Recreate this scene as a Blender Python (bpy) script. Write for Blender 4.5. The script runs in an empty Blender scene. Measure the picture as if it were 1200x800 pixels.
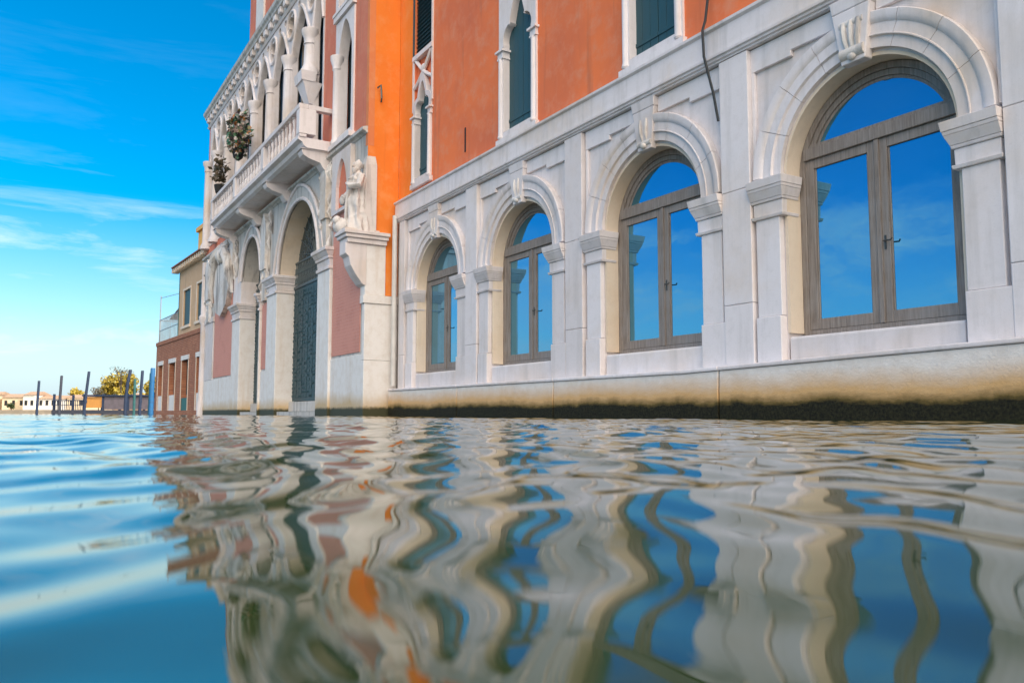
import bpy, bmesh, math, random
import numpy as np
from mathutils import Vector, Matrix
from mathutils.geometry import tessellate_polygon
R = math.radians
PI = math.pi
random.seed(7)
SC = bpy.context.scene
COL = SC.collection

# ------------------------------------------------------------------ camera
CAM_H = 0.08
cam = bpy.data.cameras.new("camera")
camo = bpy.data.objects.new("camera", cam)
COL.objects.link(camo)
camo.location = (0, 0, CAM_H)
camo.rotation_euler = (R(90) + math.atan(84 / 950), 0, 0)
cam.sensor_width = 36.0
cam.lens = 36.0 * 950 / 1200
cam.clip_start = 0.01
cam.clip_end = 6000
cam.dof.use_dof = True
cam.dof.focus_distance = 9.0
cam.dof.aperture_fstop = 7.0
SC.camera = camo

# ------------------------------------------------------------------ sky, sun
SUN_EL = 36.0
SUN_AZ = 112.0            # clockwise from +Y
world = bpy.data.worlds.new("World")
SC.world = world
world.use_nodes = True
nt = world.node_tree
nt.nodes.clear()
def N(nt, typ, **kw):
    n = nt.nodes.new(typ)
    for k, v in kw.items():
        setattr(n, k, v)
    return n
w_out = N(nt, 'ShaderNodeOutputWorld')
w_bg = N(nt, 'ShaderNodeBackground')
w_bg.inputs['Strength'].default_value = 0.15
sky = N(nt, 'ShaderNodeTexSky')
sky.sky_type = 'NISHITA'
sky.sun_disc = False
sky.sun_elevation = R(SUN_EL)
sky.sun_rotation = R(SUN_AZ)
sky.air_density = 1.0
sky.dust_density = 0.6
sky.ozone_density = 1.6
hs = N(nt, 'ShaderNodeHueSaturation')
hs.inputs['Hue'].default_value = 0.494
hs.inputs['Saturation'].default_value = 1.75
hs.inputs['Value'].default_value = 0.95
nt.links.new(sky.outputs[0], hs.inputs['Color'])
# thin clouds, laid out by direction: streaky near the horizon
tc = N(nt, 'ShaderNodeTexCoord')
sx = N(nt, 'ShaderNodeSeparateXYZ')
nt.links.new(tc.outputs['Generated'], sx.inputs[0])
mp = N(nt, 'ShaderNodeMapping')
mp.inputs['Scale'].default_value = (1.3, 1.3, 9.0)
mp.inputs['Location'].default_value = (5.3, 2.2, 1.4)
nt.links.new(tc.outputs['Generated'], mp.inputs['Vector'])
n1 = N(nt, 'ShaderNodeTexNoise')
n1.inputs['Scale'].default_value = 2.1
n1.inputs['Detail'].default_value = 9
n1.inputs['Roughness'].default_value = 0.62
n1.inputs['Distortion'].default_value = 0.5
nt.links.new(mp.outputs[0], n1.inputs['Vector'])
cr = N(nt, 'ShaderNodeValToRGB')
cr.color_ramp.elements[0].position = 0.53
cr.color_ramp.elements[1].position = 0.76
nt.links.new(n1.outputs[0], cr.inputs[0])
er = N(nt, 'ShaderNodeValToRGB')      # where clouds stand, by elevation
e = er.color_ramp.elements
e[0].position = 0.0; e[0].color = (0.6, 0.6, 0.6, 1)
e[1].position = 0.55; e[1].color = (0, 0, 0, 1)
for p, v in ((0.08, 0.9), (0.13, 0.5), (0.19, 0.85), (0.235, 0.40), (0.28, 0.05)):
    q = e.new(p); q.color = (v, v, v, 1)
nt.links.new(sx.outputs['Z'], er.inputs[0])
mu = N(nt, 'ShaderNodeMath', operation='MULTIPLY')
nt.links.new(cr.outputs[0], mu.inputs[0])
nt.links.new(er.outputs[0], mu.inputs[1])
mx = N(nt, 'ShaderNodeMix', data_type='RGBA')
# a low bank of broken cloud out to the left, mirrored in the windows
wd = N(nt, 'ShaderNodeVectorMath', operation='DOT_PRODUCT')
wd.inputs[1].default_value = (-0.985, 0.0, 0.174)
nt.links.new(tc.outputs['Generated'], wd.inputs[0])
wr = N(nt, 'ShaderNodeMapRange', interpolation_type='SMOOTHSTEP')
wr.inputs['From Min'].default_value = 0.84; wr.inputs['From Max'].default_value = 0.97
nt.links.new(wd.outputs['Value'], wr.inputs['Value'])
m3 = N(nt, 'ShaderNodeMapping')
m3.inputs['Scale'].default_value = (3.0, 3.0, 11.0)
m3.inputs['Location'].default_value = (0.3, 0.9, 0.0)
nt.links.new(tc.outputs['Generated'], m3.inputs['Vector'])
n3 = N(nt, 'ShaderNodeTexNoise')
n3.inputs['Scale'].default_value = 1.6
n3.inputs['Detail'].default_value = 10
n3.inputs['Roughness'].default_value = 0.6
n3.inputs['Distortion'].default_value = 0.6
nt.links.new(m3.outputs[0], n3.inputs['Vector'])
c3 = N(nt, 'ShaderNodeMapRange', interpolation_type='SMOOTHSTEP')
c3.inputs['From Min'].default_value = 0.40; c3.inputs['From Max'].default_value = 0.66
nt.links.new(n3.outputs[0], c3.inputs['Value'])
e3 = N(nt, 'ShaderNodeValToRGB')
ee = e3.color_ramp.elements
ee[0].position = 0.03; ee[0].color = (0.25, 0.25, 0.25, 1)
ee[1].position = 0.26; ee[1].color = (0, 0, 0, 1)
for p, v in ((0.10, 0.30), (0.14, 1.0), (0.19, 1.0)):
    q = ee.new(p); q.color = (v, v, v, 1)
nt.links.new(sx.outputs['Z'], e3.inputs[0])
ma = N(nt, 'ShaderNodeMath', operation='MULTIPLY')
nt.links.new(c3.outputs[0], ma.inputs[0]); nt.links.new(e3.outputs[0], ma.inputs[1])
mb_ = N(nt, 'ShaderNodeMath', operation='MULTIPLY')
nt.links.new(ma.outputs[0], mb_.inputs[0]); nt.links.new(wr.outputs[0], mb_.inputs[1])
mc = N(nt, 'ShaderNodeMath', operation='MAXIMUM')
nt.links.new(mu.outputs[0], mc.inputs[0]); nt.links.new(mb_.outputs[0], mc.inputs[1])
nt.links.new(mc.outputs[0], mx.inputs['Factor'])
# pale haze over the lagoon
hz = N(nt, 'ShaderNodeValToRGB')
hz.color_ramp.elements[0].color = (0.95, 0.95, 0.95, 1)
hz.color_ramp.elements[1].position = 0.24; hz.color_ramp.elements[1].color = (0, 0, 0, 1)
q = hz.color_ramp.elements.new(0.10); q.color = (0.36, 0.36, 0.36, 1)
nt.links.new(sx.outputs['Z'], hz.inputs[0])
mh = N(nt, 'ShaderNodeMix', data_type='RGBA')
nt.links.new(hz.outputs[0], mh.inputs['Factor'])
nt.links.new(hs.outputs[0], mh.inputs['A'])
mh.inputs['B'].default_value = (2.6, 3.6, 4.5, 1)
nt.links.new(mh.outputs['Result'], mx.inputs['A'])
mx.inputs['B'].default_value = (4.9, 5.5, 6.0, 1)
# an unseen bright cloud bank, added behind the photographer to light the facade
bd = N(nt, 'ShaderNodeVectorMath', operation='DOT_PRODUCT')
baz, bel = R(171), R(40)
bd.inputs[1].default_value = (math.sin(baz) * math.cos(bel), math.cos(baz) * math.cos(bel), math.sin(bel))
nt.links.new(tc.outputs['Generated'], bd.inputs[0])
n2 = N(nt, 'ShaderNodeTexNoise')
n2.inputs['Scale'].default_value = 2.6
n2.inputs['Detail'].default_value = 7
nt.links.new(tc.outputs['Generated'], n2.inputs['Vector'])
ba = N(nt, 'ShaderNodeMath', operation='MULTIPLY_ADD')
nt.links.new(n2.outputs[0], ba.inputs[0]); ba.inputs[1].default_value = 0.5
nt.links.new(bd.outputs['Value'], ba.inputs[2])
br_ = N(nt, 'ShaderNodeMapRange', interpolation_type='SMOOTHSTEP')
br_.inputs['From Min'].default_value = 0.90; br_.inputs['From Max'].default_value = 1.12
nt.links.new(ba.outputs[0], br_.inputs['Value'])
mx2 = N(nt, 'ShaderNodeMix', data_type='RGBA')
nt.links.new(br_.outputs[0], mx2.inputs['Factor'])
nt.links.new(mx.outputs['Result'], mx2.inputs['A'])
mx2.inputs['B'].default_value = (16.8, 14.8, 12.8, 1)
nt.links.new(mx2.outputs['Result'], w_bg.inputs['Color'])
nt.links.new(w_bg.outputs[0], w_out.inputs['Surface'])

sl = bpy.data.lights.new("sun", 'SUN')
sl.energy = 3.6
sl.angle = R(0.5)
sl.color = (1.0, 0.93, 0.82)
slo = bpy.data.objects.new("sun", sl)
COL.objects.link(slo)
sdir = Vector((math.sin(R(SUN_AZ)) * math.cos(R(SUN_EL)), math.cos(R(SUN_AZ)) * math.cos(R(SUN_EL)), math.sin(R(SUN_EL))))
slo.rotation_euler = sdir.to_track_quat('Z', 'Y').to_euler()
slo.location = (30, -15, 40)

SC.view_settings.view_transform = 'Standard'
SC.view_settings.look = 'None'
SC.view_settings.gamma = 1
SC.view_settings.exposure = 0.58
SC.render.engine = 'CYCLES'
SC.cycles.max_bounces = 8
SC.cycles.glossy_bounces = 5

# ------------------------------------------------------------------ materials
class NT:
    """small helper for node materials"""
    def __init__(s, name):
        s.m = bpy.data.materials.new(name)
        s.m.use_nodes = True
        s.t = s.m.node_tree
        s.t.nodes.clear()
        s.out = s.n('ShaderNodeOutputMaterial')
        s.b = s.n('ShaderNodeBsdfPrincipled')
        s.l(s.b.outputs[0], s.out.inputs['Surface'])
        s.geo = s.n('ShaderNodeNewGeometry')
        s.tc = s.n('ShaderNodeTexCoord')
        s.pos = s.geo.outputs['Position']
    def n(s, typ, **kw):
        return N(s.t, typ, **kw)
    def l(s, a, b):
        s.t.links.new(a, b)
    def put(s, sock, v):
        if hasattr(v, 'is_output'):
            s.l(v, sock)
        else:
            sock.default_value = v
    def mapping(s, scale, src=None, rot=(0, 0, 0)):
        m = s.n('ShaderNodeMapping')
        m.inputs['Scale'].default_value = scale
        m.inputs['Rotation'].default_value = rot
        s.l(src or s.pos, m.inputs['Vector'])
        return m.outputs[0]
    def noise(s, scale, detail=6, rough=0.55, vec=None, dist=0.0):
        n = s.n('ShaderNodeTexNoise')
        n.inputs['Scale'].default_value = scale
        n.inputs['Detail'].default_value = detail
        n.inputs['Roughness'].default_value = rough
        n.inputs['Distortion'].default_value = dist
        s.l(vec or s.pos, n.inputs['Vector'])
        return n.outputs[0]
    def ramp(s, fac, stops, interp='LINEAR'):
        r = s.n('ShaderNodeValToRGB')
        r.color_ramp.interpolation = interp
        el = r.color_ramp.elements
        while len(el) > 1:
            el.remove(el[-1])
        for i, (p, c) in enumerate(stops):
            q = el[0] if i == 0 else el.new(p)
            q.position = p
            c = (c, c, c) if not isinstance(c, (tuple, list)) else c
            q.color = (*c[:3], 1)
        s.l(fac, r.inputs[0])
        return r.outputs[0]
    def mix(s, fac, a, b, blend='MIX'):
        m = s.n('ShaderNodeMix', data_type='RGBA', blend_type=blend)
        s.put(m.inputs['Factor'], fac)
        for k, v in (('A', a), ('B', b)):
            s.put(m.inputs[k], (*v, 1) if isinstance(v, tuple) else v)
        return m.outputs['Result']
    def math(s, op, a, b=0.0, clamp=False):
        m = s.n('ShaderNodeMath', operation=op, use_clamp=clamp)
        s.put(m.inputs[0], a)
        s.put(m.inputs[1], b)
        return m.outputs[0]
    def bump(s, h, strength=0.3, dist=0.01, normal=None):
        b = s.n('ShaderNodeBump')
        b.inputs['Strength'].default_value = strength
        b.inputs['Distance'].default_value = dist
        s.l(h, b.inputs['Height'])
        if normal is not None:
            s.l(normal, b.inputs['Normal'])
        s.l(b.outputs[0], s.b.inputs['Normal'])
        return b.outputs[0]
    def color(s, c):
        s.put(s.b.inputs['Base Color'], (*c, 1) if isinstance(c, tuple) else c)
    def set(s, rough=None, metallic=None, ior=None, spec=None):
        if rough is not None: s.put(s.b.inputs['Roughness'], rough)
        if metallic is not None: s.b.inputs['Metallic'].default_value = metallic
        if ior is not None: s.b.inputs['IOR'].default_value = ior
        if spec is not None: s.b.inputs['Specular IOR Level'].default_value = spec
    def z(s):
        x = s.n('ShaderNodeSeparateXYZ')
        s.l(s.pos, x.inputs[0])
        return x.outputs['Z']
    def uz(s):
        """object x,z as a flat vector for brick textures"""
        x = s.n('ShaderNodeSeparateXYZ')
        s.l(s.tc.outputs['Object'], x.inputs[0])
        c = s.n('ShaderNodeCombineXYZ')
        s.l(x.outputs['X'], c.inputs[0]); s.l(x.outputs['Z'], c.inputs[1])
        return c.outputs[0]

def stone(name, base, warm=(0.50, 0.38, 0.25), grey=(0.34, 0.33, 0.32), warm_amt=0.5, grey_amt=0.55, rough=0.7, bump=0.35):
    t = NT(name)
    f1 = t.noise(0.9, 7, 0.6)
    f2 = t.noise(9.0, 8, 0.65)
    vs = t.noise(1.0, 6, 0.6, t.mapping((5.5, 5.5, 0.55)))
    c = t.mix(t.math('MULTIPLY', t.ramp(f1, [(0.47, 0.0), (0.72, 1.0)]), warm_amt), base, warm)
    c = t.mix(t.math('MULTIPLY', t.ramp(vs, [(0.50, 0.0), (0.74, 1.0)]), grey_amt), c, grey)
    c = t.mix(t.ramp(f2, [(0.3, 0.18), (0.5, 0.0)]), c, grey)
    fine = t.noise(70, 5, 0.7)
    c = t.mix(t.ramp(fine, [(0.30, 0.30), (0.44, 0.0)]), c, tuple(v * 0.6 for v in base))
    oi = t.n('ShaderNodeObjectInfo')
    blk = t.ramp(oi.outputs['Random'], [(0.0, (0.88, 0.86, 0.84)), (0.5, (0.97, 0.96, 0.95)), (1.0, (1.0, 1.0, 1.0))])
    c = t.mix(1.0, c, blk, 'MULTIPLY')
    t.color(c)
    t.set(rough=t.ramp(f2, [(0.3, rough + 0.12), (0.7, rough - 0.1)]))
    t.bump(t.math('ADD', t.math('MULTIPLY', f2, 0.6), t.math('MULTIPLY', fine, 0.35)), bump, 0.012)
    return t.m

M = {}
M['stone'] = stone('istrian_stone', (0.75, 0.715, 0.735), warm=(0.64, 0.51, 0.38), grey=(0.44, 0.42, 0.41), warm_amt=0.7, grey_amt=0.6)
M['stone_smooth'] = stone('dressed_stone', (0.77, 0.735, 0.755), warm=(0.66, 0.54, 0.43), grey=(0.48, 0.46, 0.45), warm_amt=0.55, grey_amt=0.5, bump=0.25)
M['stone_warm'] = stone('warm_stone_bounce_tint', (0.75, 0.65, 0.53), warm=(0.66, 0.47, 0.27), grey=(0.5, 0.44, 0.37), warm_amt=0.6, grey_amt=0.4)  # warmer tone: bounce light of the window reveals painted into the stone
M['stone_grey'] = stone('weathered_stone', (0.58, 0.57, 0.55), warm=(0.50, 0.40, 0.29), grey=(0.20, 0.20, 0.20), warm_amt=0.5, grey_amt=0.9)
M['stone_carved'] = stone('carved_stone', (0.74, 0.72, 0.70), warm=(0.50, 0.38, 0.26), grey=(0.10, 0.10, 0.11), warm_amt=0.7, grey_amt=1.0, bump=0.9)

M['stone_carved_pale'] = stone('weathered_statue_stone', (0.76, 0.74, 0.73), warm=(0.58, 0.47, 0.35), grey=(0.30, 0.30, 0.31), warm_amt=0.6, grey_amt=0.8, bump=0.8)
def plinth_mat():
    t = NT('tidal_stone')
    z = t.z()
    wob = t.noise(1.1, 5, 0.6, t.mapping((1, 1, 0.3)))
    wob2 = t.noise(9, 6, 0.65, t.mapping((0.6, 0.6, 1.8)))
    zz = t.math('ADD', z, t.math('MULTIPLY', t.math('SUBTRACT', wob, 0.5), 0.20))
    zz = t.math('ADD', zz, t.math('MULTIPLY', t.math('SUBTRACT', wob2, 0.5), 0.09))
    alg = t.noise(38, 6, 0.7)
    dark = t.mix(t.ramp(alg, [(0.4, 0.0), (0.65, 1.0)]), (0.007, 0.007, 0.004), (0.032, 0.030, 0.012))
    st = t.mix(t.ramp(t.noise(7, 6, 0.6), [(0.4, 0.0), (0.7, 0.6)]), (0.76, 0.72, 0.68), (0.62, 0.56, 0.50))
    och = t.mix(t.noise(6, 6, 0.6, t.mapping((1, 1, 2.5))), (0.70, 0.46, 0.23), (0.56, 0.33, 0.13))
    c = t.mix(t.ramp(zz, [(0.30, 1.0), (0.52, 0.0)]), st, och)
    c = t.mix(t.ramp(zz, [(0.195, 1.0), (0.285, 0.0)]), c, (0.13, 0.09, 0.026))
    c = t.mix(t.ramp(zz, [(0.165, 1.0), (0.20, 0.0)]), c, dark)
    t.color(c)
    t.set(rough=0.8, spec=0.25)
    t.bump(t.math('ADD', alg, t.math('MULTIPLY', wob2, 0.7)), 0.4, 0.02)
    return t.m
M['plinth'] = plinth_mat()

def base_mat():
    """pale stone with a thin weed line and ochre damp stains near the water"""
    t = NT('palace_base_stone')
    z = t.z()
    wob = t.noise(1.3, 5, 0.6)
    zz = t.math('ADD', z, t.math('MULTIPLY', t.math('SUBTRACT', wob, 0.5), 0.55))
    zs = t.math('ADD', z, t.math('MULTIPLY', t.math('SUBTRACT', t.noise(11, 5, 0.7), 0.5), 0.12))
    f2 = t.noise(5.0, 8, 0.65)
    vs = t.noise(1.0, 6, 0.6, t.mapping((4, 4, 0.5)))
    c = t.mix(t.ramp(f2, [(0.45, 0.0), (0.75, 0.6)]), (0.76, 0.74, 0.72), (0.60, 0.54, 0.48))
    c = t.mix(t.ramp(vs, [(0.52, 0.0), (0.75, 0.5)]), c, (0.56, 0.44, 0.32))
    c = t.mix(t.ramp(zz, [(0.22, 0.85), (0.55, 0.0)]), c, (0.52, 0.36, 0.16))
    c = t.mix(t.ramp(zs, [(0.17, 1.0), (0.23, 0.0)]), c, (0.045, 0.045, 0.018))
    t.color(c)
    t.set(rough=0.65)
    t.bump(f2, 0.3, 0.015)
    return t.m
M['base'] = base_mat()

def plaster(name, a, b, pale, streak=(0.22, 0.10, 0.07), bump=0.25):
    t = NT(name)
    f1 = t.noise(0.55, 7, 0.6, None, 0.4)
    f2 = t.noise(3.2, 8, 0.65)
    vs = t.noise(1.0, 7, 0.6, t.mapping((3.5, 3.5, 0.28)))
    c = t.mix(t.ramp(f1, [(0.36, 0.0), (0.66, 1.0)]), a, b)
    c = t.mix(t.ramp(f2, [(0.48, 0.0), (0.74, 0.65)]), c, pale)
    c = t.mix(t.ramp(vs, [(0.56, 0.0), (0.76, 0.45)]), c, streak)
    c = t.mix(t.ramp(t.noise(1.0, 7, 0.6, t.mapping((6, 6, 0.5))), [(0.62, 0.0), (0.80, 0.35)]), c, pale)
    t.color(c)
    t.set(rough=0.85)
    t.bump(t.math('ADD', t.noise(24, 6, 0.7), f2), bump, 0.008)
    return t.m
M['salmon'] = plaster('salmon_plaster', (0.82, 0.195, 0.058), (0.64, 0.155, 0.066), (0.70, 0.30, 0.18))
M['orange'] = plaster('warm_lit_orange_plaster', (0.86, 0.25, 0.030), (0.80, 0.20, 0.022), (0.82, 0.34, 0.12), streak=(0.5, 0.13, 0.04))  # warm light falling on the end wall is painted into this orange
M['apricot'] = plaster('apricot_plaster', (0.74, 0.25, 0.085), (0.66, 0.21, 0.08), (0.72, 0.34, 0.17), streak=(0.4, 0.13, 0.06))
M['rose'] = plaster('rose_plaster', (0.66, 0.20, 0.115), (0.58, 0.175, 0.105), (0.64, 0.29, 0.19))
M['beige'] = plaster('beige_plaster', (0.58, 0.40, 0.24), (0.52, 0.36, 0.23), (0.62, 0.47, 0.33), streak=(0.3, 0.2, 0.13))
M['yellow_plaster'] = plaster('yellow_plaster', (0.78, 0.46, 0.13), (0.72, 0.42, 0.13), (0.75, 0.5, 0.25))

def brick(name, c1, c2, mortar, scale=1.0, bump=0.5, wash=None, wash_lo=0.4):
    t = NT(name)
    br = t.n('ShaderNodeTexBrick')
    br.inputs['Scale'].default_value = scale
    br.inputs['Brick Width'].default_value = 0.26
    br.inputs['Row Height'].default_value = 0.075
    br.inputs['Mortar Size'].default_value = 0.009
    br.inputs['Color1'].default_value = (*c1, 1)
    br.inputs['Color2'].default_value = (*c2, 1)
    br.inputs['Mortar'].default_value = (*mortar, 1)
    t.l(t.uz(), br.inputs['Vector'])
    f = t.noise(2.2, 8, 0.65)
    c = t.mix(t.ramp(f, [(0.4, 0.0), (0.7, 0.55)]), br.outputs[0], tuple(v * 0.55 for v in c1))
    if wash:
        c = t.mix(t.ramp(t.noise(1.7, 8, 0.7), [(wash_lo, 0.9), (wash_lo + 0.22, 0.25)]), c, wash)
    t.color(c)
    t.set(rough=0.85)
    t.bump(t.math('ADD', t.math('MULTIPLY', br.outputs['Fac'], -1.0), t.noise(30, 5, 0.7)), bump, 0.01)
    return t.m
M['brick'] = brick('red_brick', (0.42, 0.15, 0.07), (0.28, 0.09, 0.045), (0.38, 0.26, 0.18))
M['dark_brick'] = brick('dark_brick', (0.15, 0.055, 0.04), (0.09, 0.04, 0.03), (0.2, 0.14, 0.11))
M['pink'] = brick('pink_brick', (0.58, 0.225, 0.17), (0.50, 0.18, 0.14), (0.60, 0.36, 0.31), bump=0.35, wash=(0.62, 0.29, 0.23), wash_lo=0.5)

def wood():
    t = NT('weathered_wood')
    v = t.tc.outputs['Object']
    g = t.noise(1.0, 8, 0.65, t.mapping((55, 40, 2.2), v), 0.3)
    p = t.noise(3.0, 6, 0.6, v)
    c = t.ramp(g, [(0.28, (0.13, 0.108, 0.092)), (0.5, (0.225, 0.192, 0.168)), (0.75, (0.33, 0.30, 0.275))])
    c = t.mix(t.ramp(p, [(0.45, 0.0), (0.7, 0.6)]), c, (0.27, 0.26, 0.255))
    t.color(c)
    t.set(rough=0.7)
    t.bump(g, 0.3, 0.004)
    return t.m
M['wood'] = wood()

def glass():
    t = NT('sky_reflecting_glass')
    wv = t.noise(1.6, 3, 0.5)
    sm = t.noise(2.3, 7, 0.7, None, 0.8)
    t.color((0.085, 0.285, 0.45))
    t.set(rough=t.ramp(sm, [(0.5, 0.012), (0.8, 0.10)]), metallic=0.9)
    t.bump(wv, 0.10, 0.02)
    return t.m
M['glass'] = glass()

def simple(name, c, rough=0.6, metallic=0.0, var=0.35, scale=6.0, bump=0.15):
    t = NT(name)
    f = t.noise(scale, 7, 0.6)
    t.color(t.mix(t.ramp(f, [(0.35, 0.0), (0.7, var)]), c, tuple(min(1, v * 0.5 + 0.02) for v in c)))
    t.set(rough=rough, metallic=metallic)
    t.bump(t.noise(scale * 5, 5, 0.6), bump, 0.006)
    return t.m
M['shutter'] = simple('dark_teal_paint', (0.018, 0.075, 0.095), 0.55)
M['door_teal'] = simple('teal_bronze_door', (0.022, 0.070, 0.085), 0.5, 0.2, 0.6, 3.0, 0.4)
M['iron'] = simple('wrought_iron', (0.12, 0.15, 0.155), 0.5, 0.5)
M['dark'] = simple('dark_room', (0.012, 0.014, 0.016), 0.8)
M['dark_glass'] = simple('dark_window_glass', (0.014, 0.045, 0.06), 0.25, 0.0, 0.3, 2, 0.05)
M['dark_glass'].node_tree.nodes['Principled BSDF'].inputs['Specular IOR Level'].default_value = 0.25
M['curtain'] = simple('pale_curtain', (0.42, 0.47, 0.50), 0.8)
M['tile'] = simple('roof_tile', (0.30, 0.12, 0.07), 0.85, 0, 0.6, 8, 0.6)
M['pipe'] = simple('pale_pipe', (0.62, 0.60, 0.57), 0.5, 0, 0.4, 3)
M['cable'] = simple('black_cable', (0.015, 0.018, 0.02), 0.5)
M['brass'] = simple('handle_metal', (0.10, 0.09, 0.08), 0.4, 0.8)
M['blue_post'] = simple('faded_blue_wood', (0.008, 0.024, 0.066), 0.7, 0, 0.7, 5, 0.4)
M['bright_blue'] = simple('bright_blue_wood', (0.006, 0.12, 0.30), 0.6, 0, 0.5, 5, 0.3)
M['green_post'] = simple('green_wood', (0.02, 0.11, 0.11), 0.7, 0, 0.6, 5, 0.3)
M['dark_post'] = simple('tarred_wood', (0.035, 0.04, 0.06), 0.75, 0, 0.6, 5, 0.4)
M['white'] = simple('white_paint', (0.74, 0.73, 0.71), 0.7, 0, 0.3, 4)
M['green_paint'] = simple('green_paint', (0.02, 0.14, 0.13), 0.6)
M['steel'] = simple('grey_steel', (0.35, 0.38, 0.40), 0.45, 0.4)
M['amber'] = simple('amber_panel', (0.52, 0.24, 0.05), 0.6)
M['poster'] = simple('printed_panel', (0.12, 0.10, 0.12), 0.6, 0, 0.9, 3)
M['far_cream'] = plaster('far_cream', (0.72, 0.58, 0.38), (0.68, 0.55, 0.37), (0.78, 0.68, 0.52), streak=(0.5, 0.4, 0.3))
M['far_white'] = plaster('far_white', (0.76, 0.72, 0.64), (0.72, 0.68, 0.6), (0.8, 0.78, 0.74), streak=(0.5, 0.4, 0.3))
M['far_ochre'] = plaster('far_ochre', (0.66, 0.38, 0.15), (0.6, 0.36, 0.16), (0.7, 0.5, 0.3), streak=(0.4, 0.25, 0.15))
M['far_roof'] = simple('faded_roof', (0.46, 0.30, 0.19), 0.85, 0, 0.5, 0.6, 0.4)
M['quay'] = simple('quay_stone', (0.30, 0.25, 0.19), 0.8, 0, 0.7, 0.4)
M['bark'] = simple('bark', (0.07, 0.05, 0.035), 0.9)
def leaf(name, cols, scale=3.0):
    t = NT(name)
    oi = t.n('ShaderNodeTexWhiteNoise', noise_dimensions='3D')
    sn = t.n('ShaderNodeVectorMath', operation='SNAP')
    t.l(t.pos, sn.inputs[0]); sn.inputs[1].default_value = (0.12, 0.12, 0.12)
    t.l(sn.outputs[0], oi.inputs['Vector'])
    k = len(cols)
    t.color(t.ramp(oi.outputs['Value'], [(i / k, c) for i, c in enumerate(cols)], 'CONSTANT'))
    t.set(rough=0.6)
    return t.m
M['yellow_leaf'] = leaf('autumn_leaf', [(0.40, 0.27, 0.02), (0.32, 0.23, 0.02), (0.48, 0.36, 0.05), (0.14, 0.15, 0.03), (0.34, 0.24, 0.02)])
M['green_leaf'] = leaf('green_leaf', [(0.05, 0.08, 0.025), (0.03, 0.055, 0.02), (0.08, 0.10, 0.03)])
M['dry_leaf'] = leaf('dry_leaf', [(0.09, 0.07, 0.04), (0.14, 0.10, 0.06), (0.05, 0.05, 0.03)])
M['flower_leaf'] = leaf('flowering_leaf', [(0.04, 0.15, 0.09), (0.03, 0.08, 0.05), (0.36, 0.27, 0.24), (0.07, 0.17, 0.09), (0.44, 0.18, 0.05), (0.08, 0.06, 0.07), (0.5, 0.46, 0.43), (0.16, 0.15, 0.06)])

# ------------------------------------------------------------------ frames and mesh builder
class Frame:
    """x runs along a facade away from the camera, y out towards the canal, z up"""
    def __init__(s, origin, ang):
        s.o = Vector((origin[0], origin[1], 0.0)); s.a = ang
        s.ex = Vector((math.cos(ang), math.sin(ang), 0)); s.ey = Vector((-math.sin(ang), math.cos(ang), 0))
    def w(s, u, y, z=0.0):
        return s.o + s.ex * u + s.ey * y + Vector((0, 0, z))
TH = R(31.306)
DW = 7.0
FR = Frame((math.cos(TH) * DW, math.sin(TH) * DW), PI / 2 + TH)   # the canal front
TH2 = R(34.276)
FH = Frame((-12.328, 32.589), PI / 2 + TH2)                        # the small house, turned 3 degrees
FW = Frame((0, 0), 0.0)                                            # plain world axes

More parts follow.
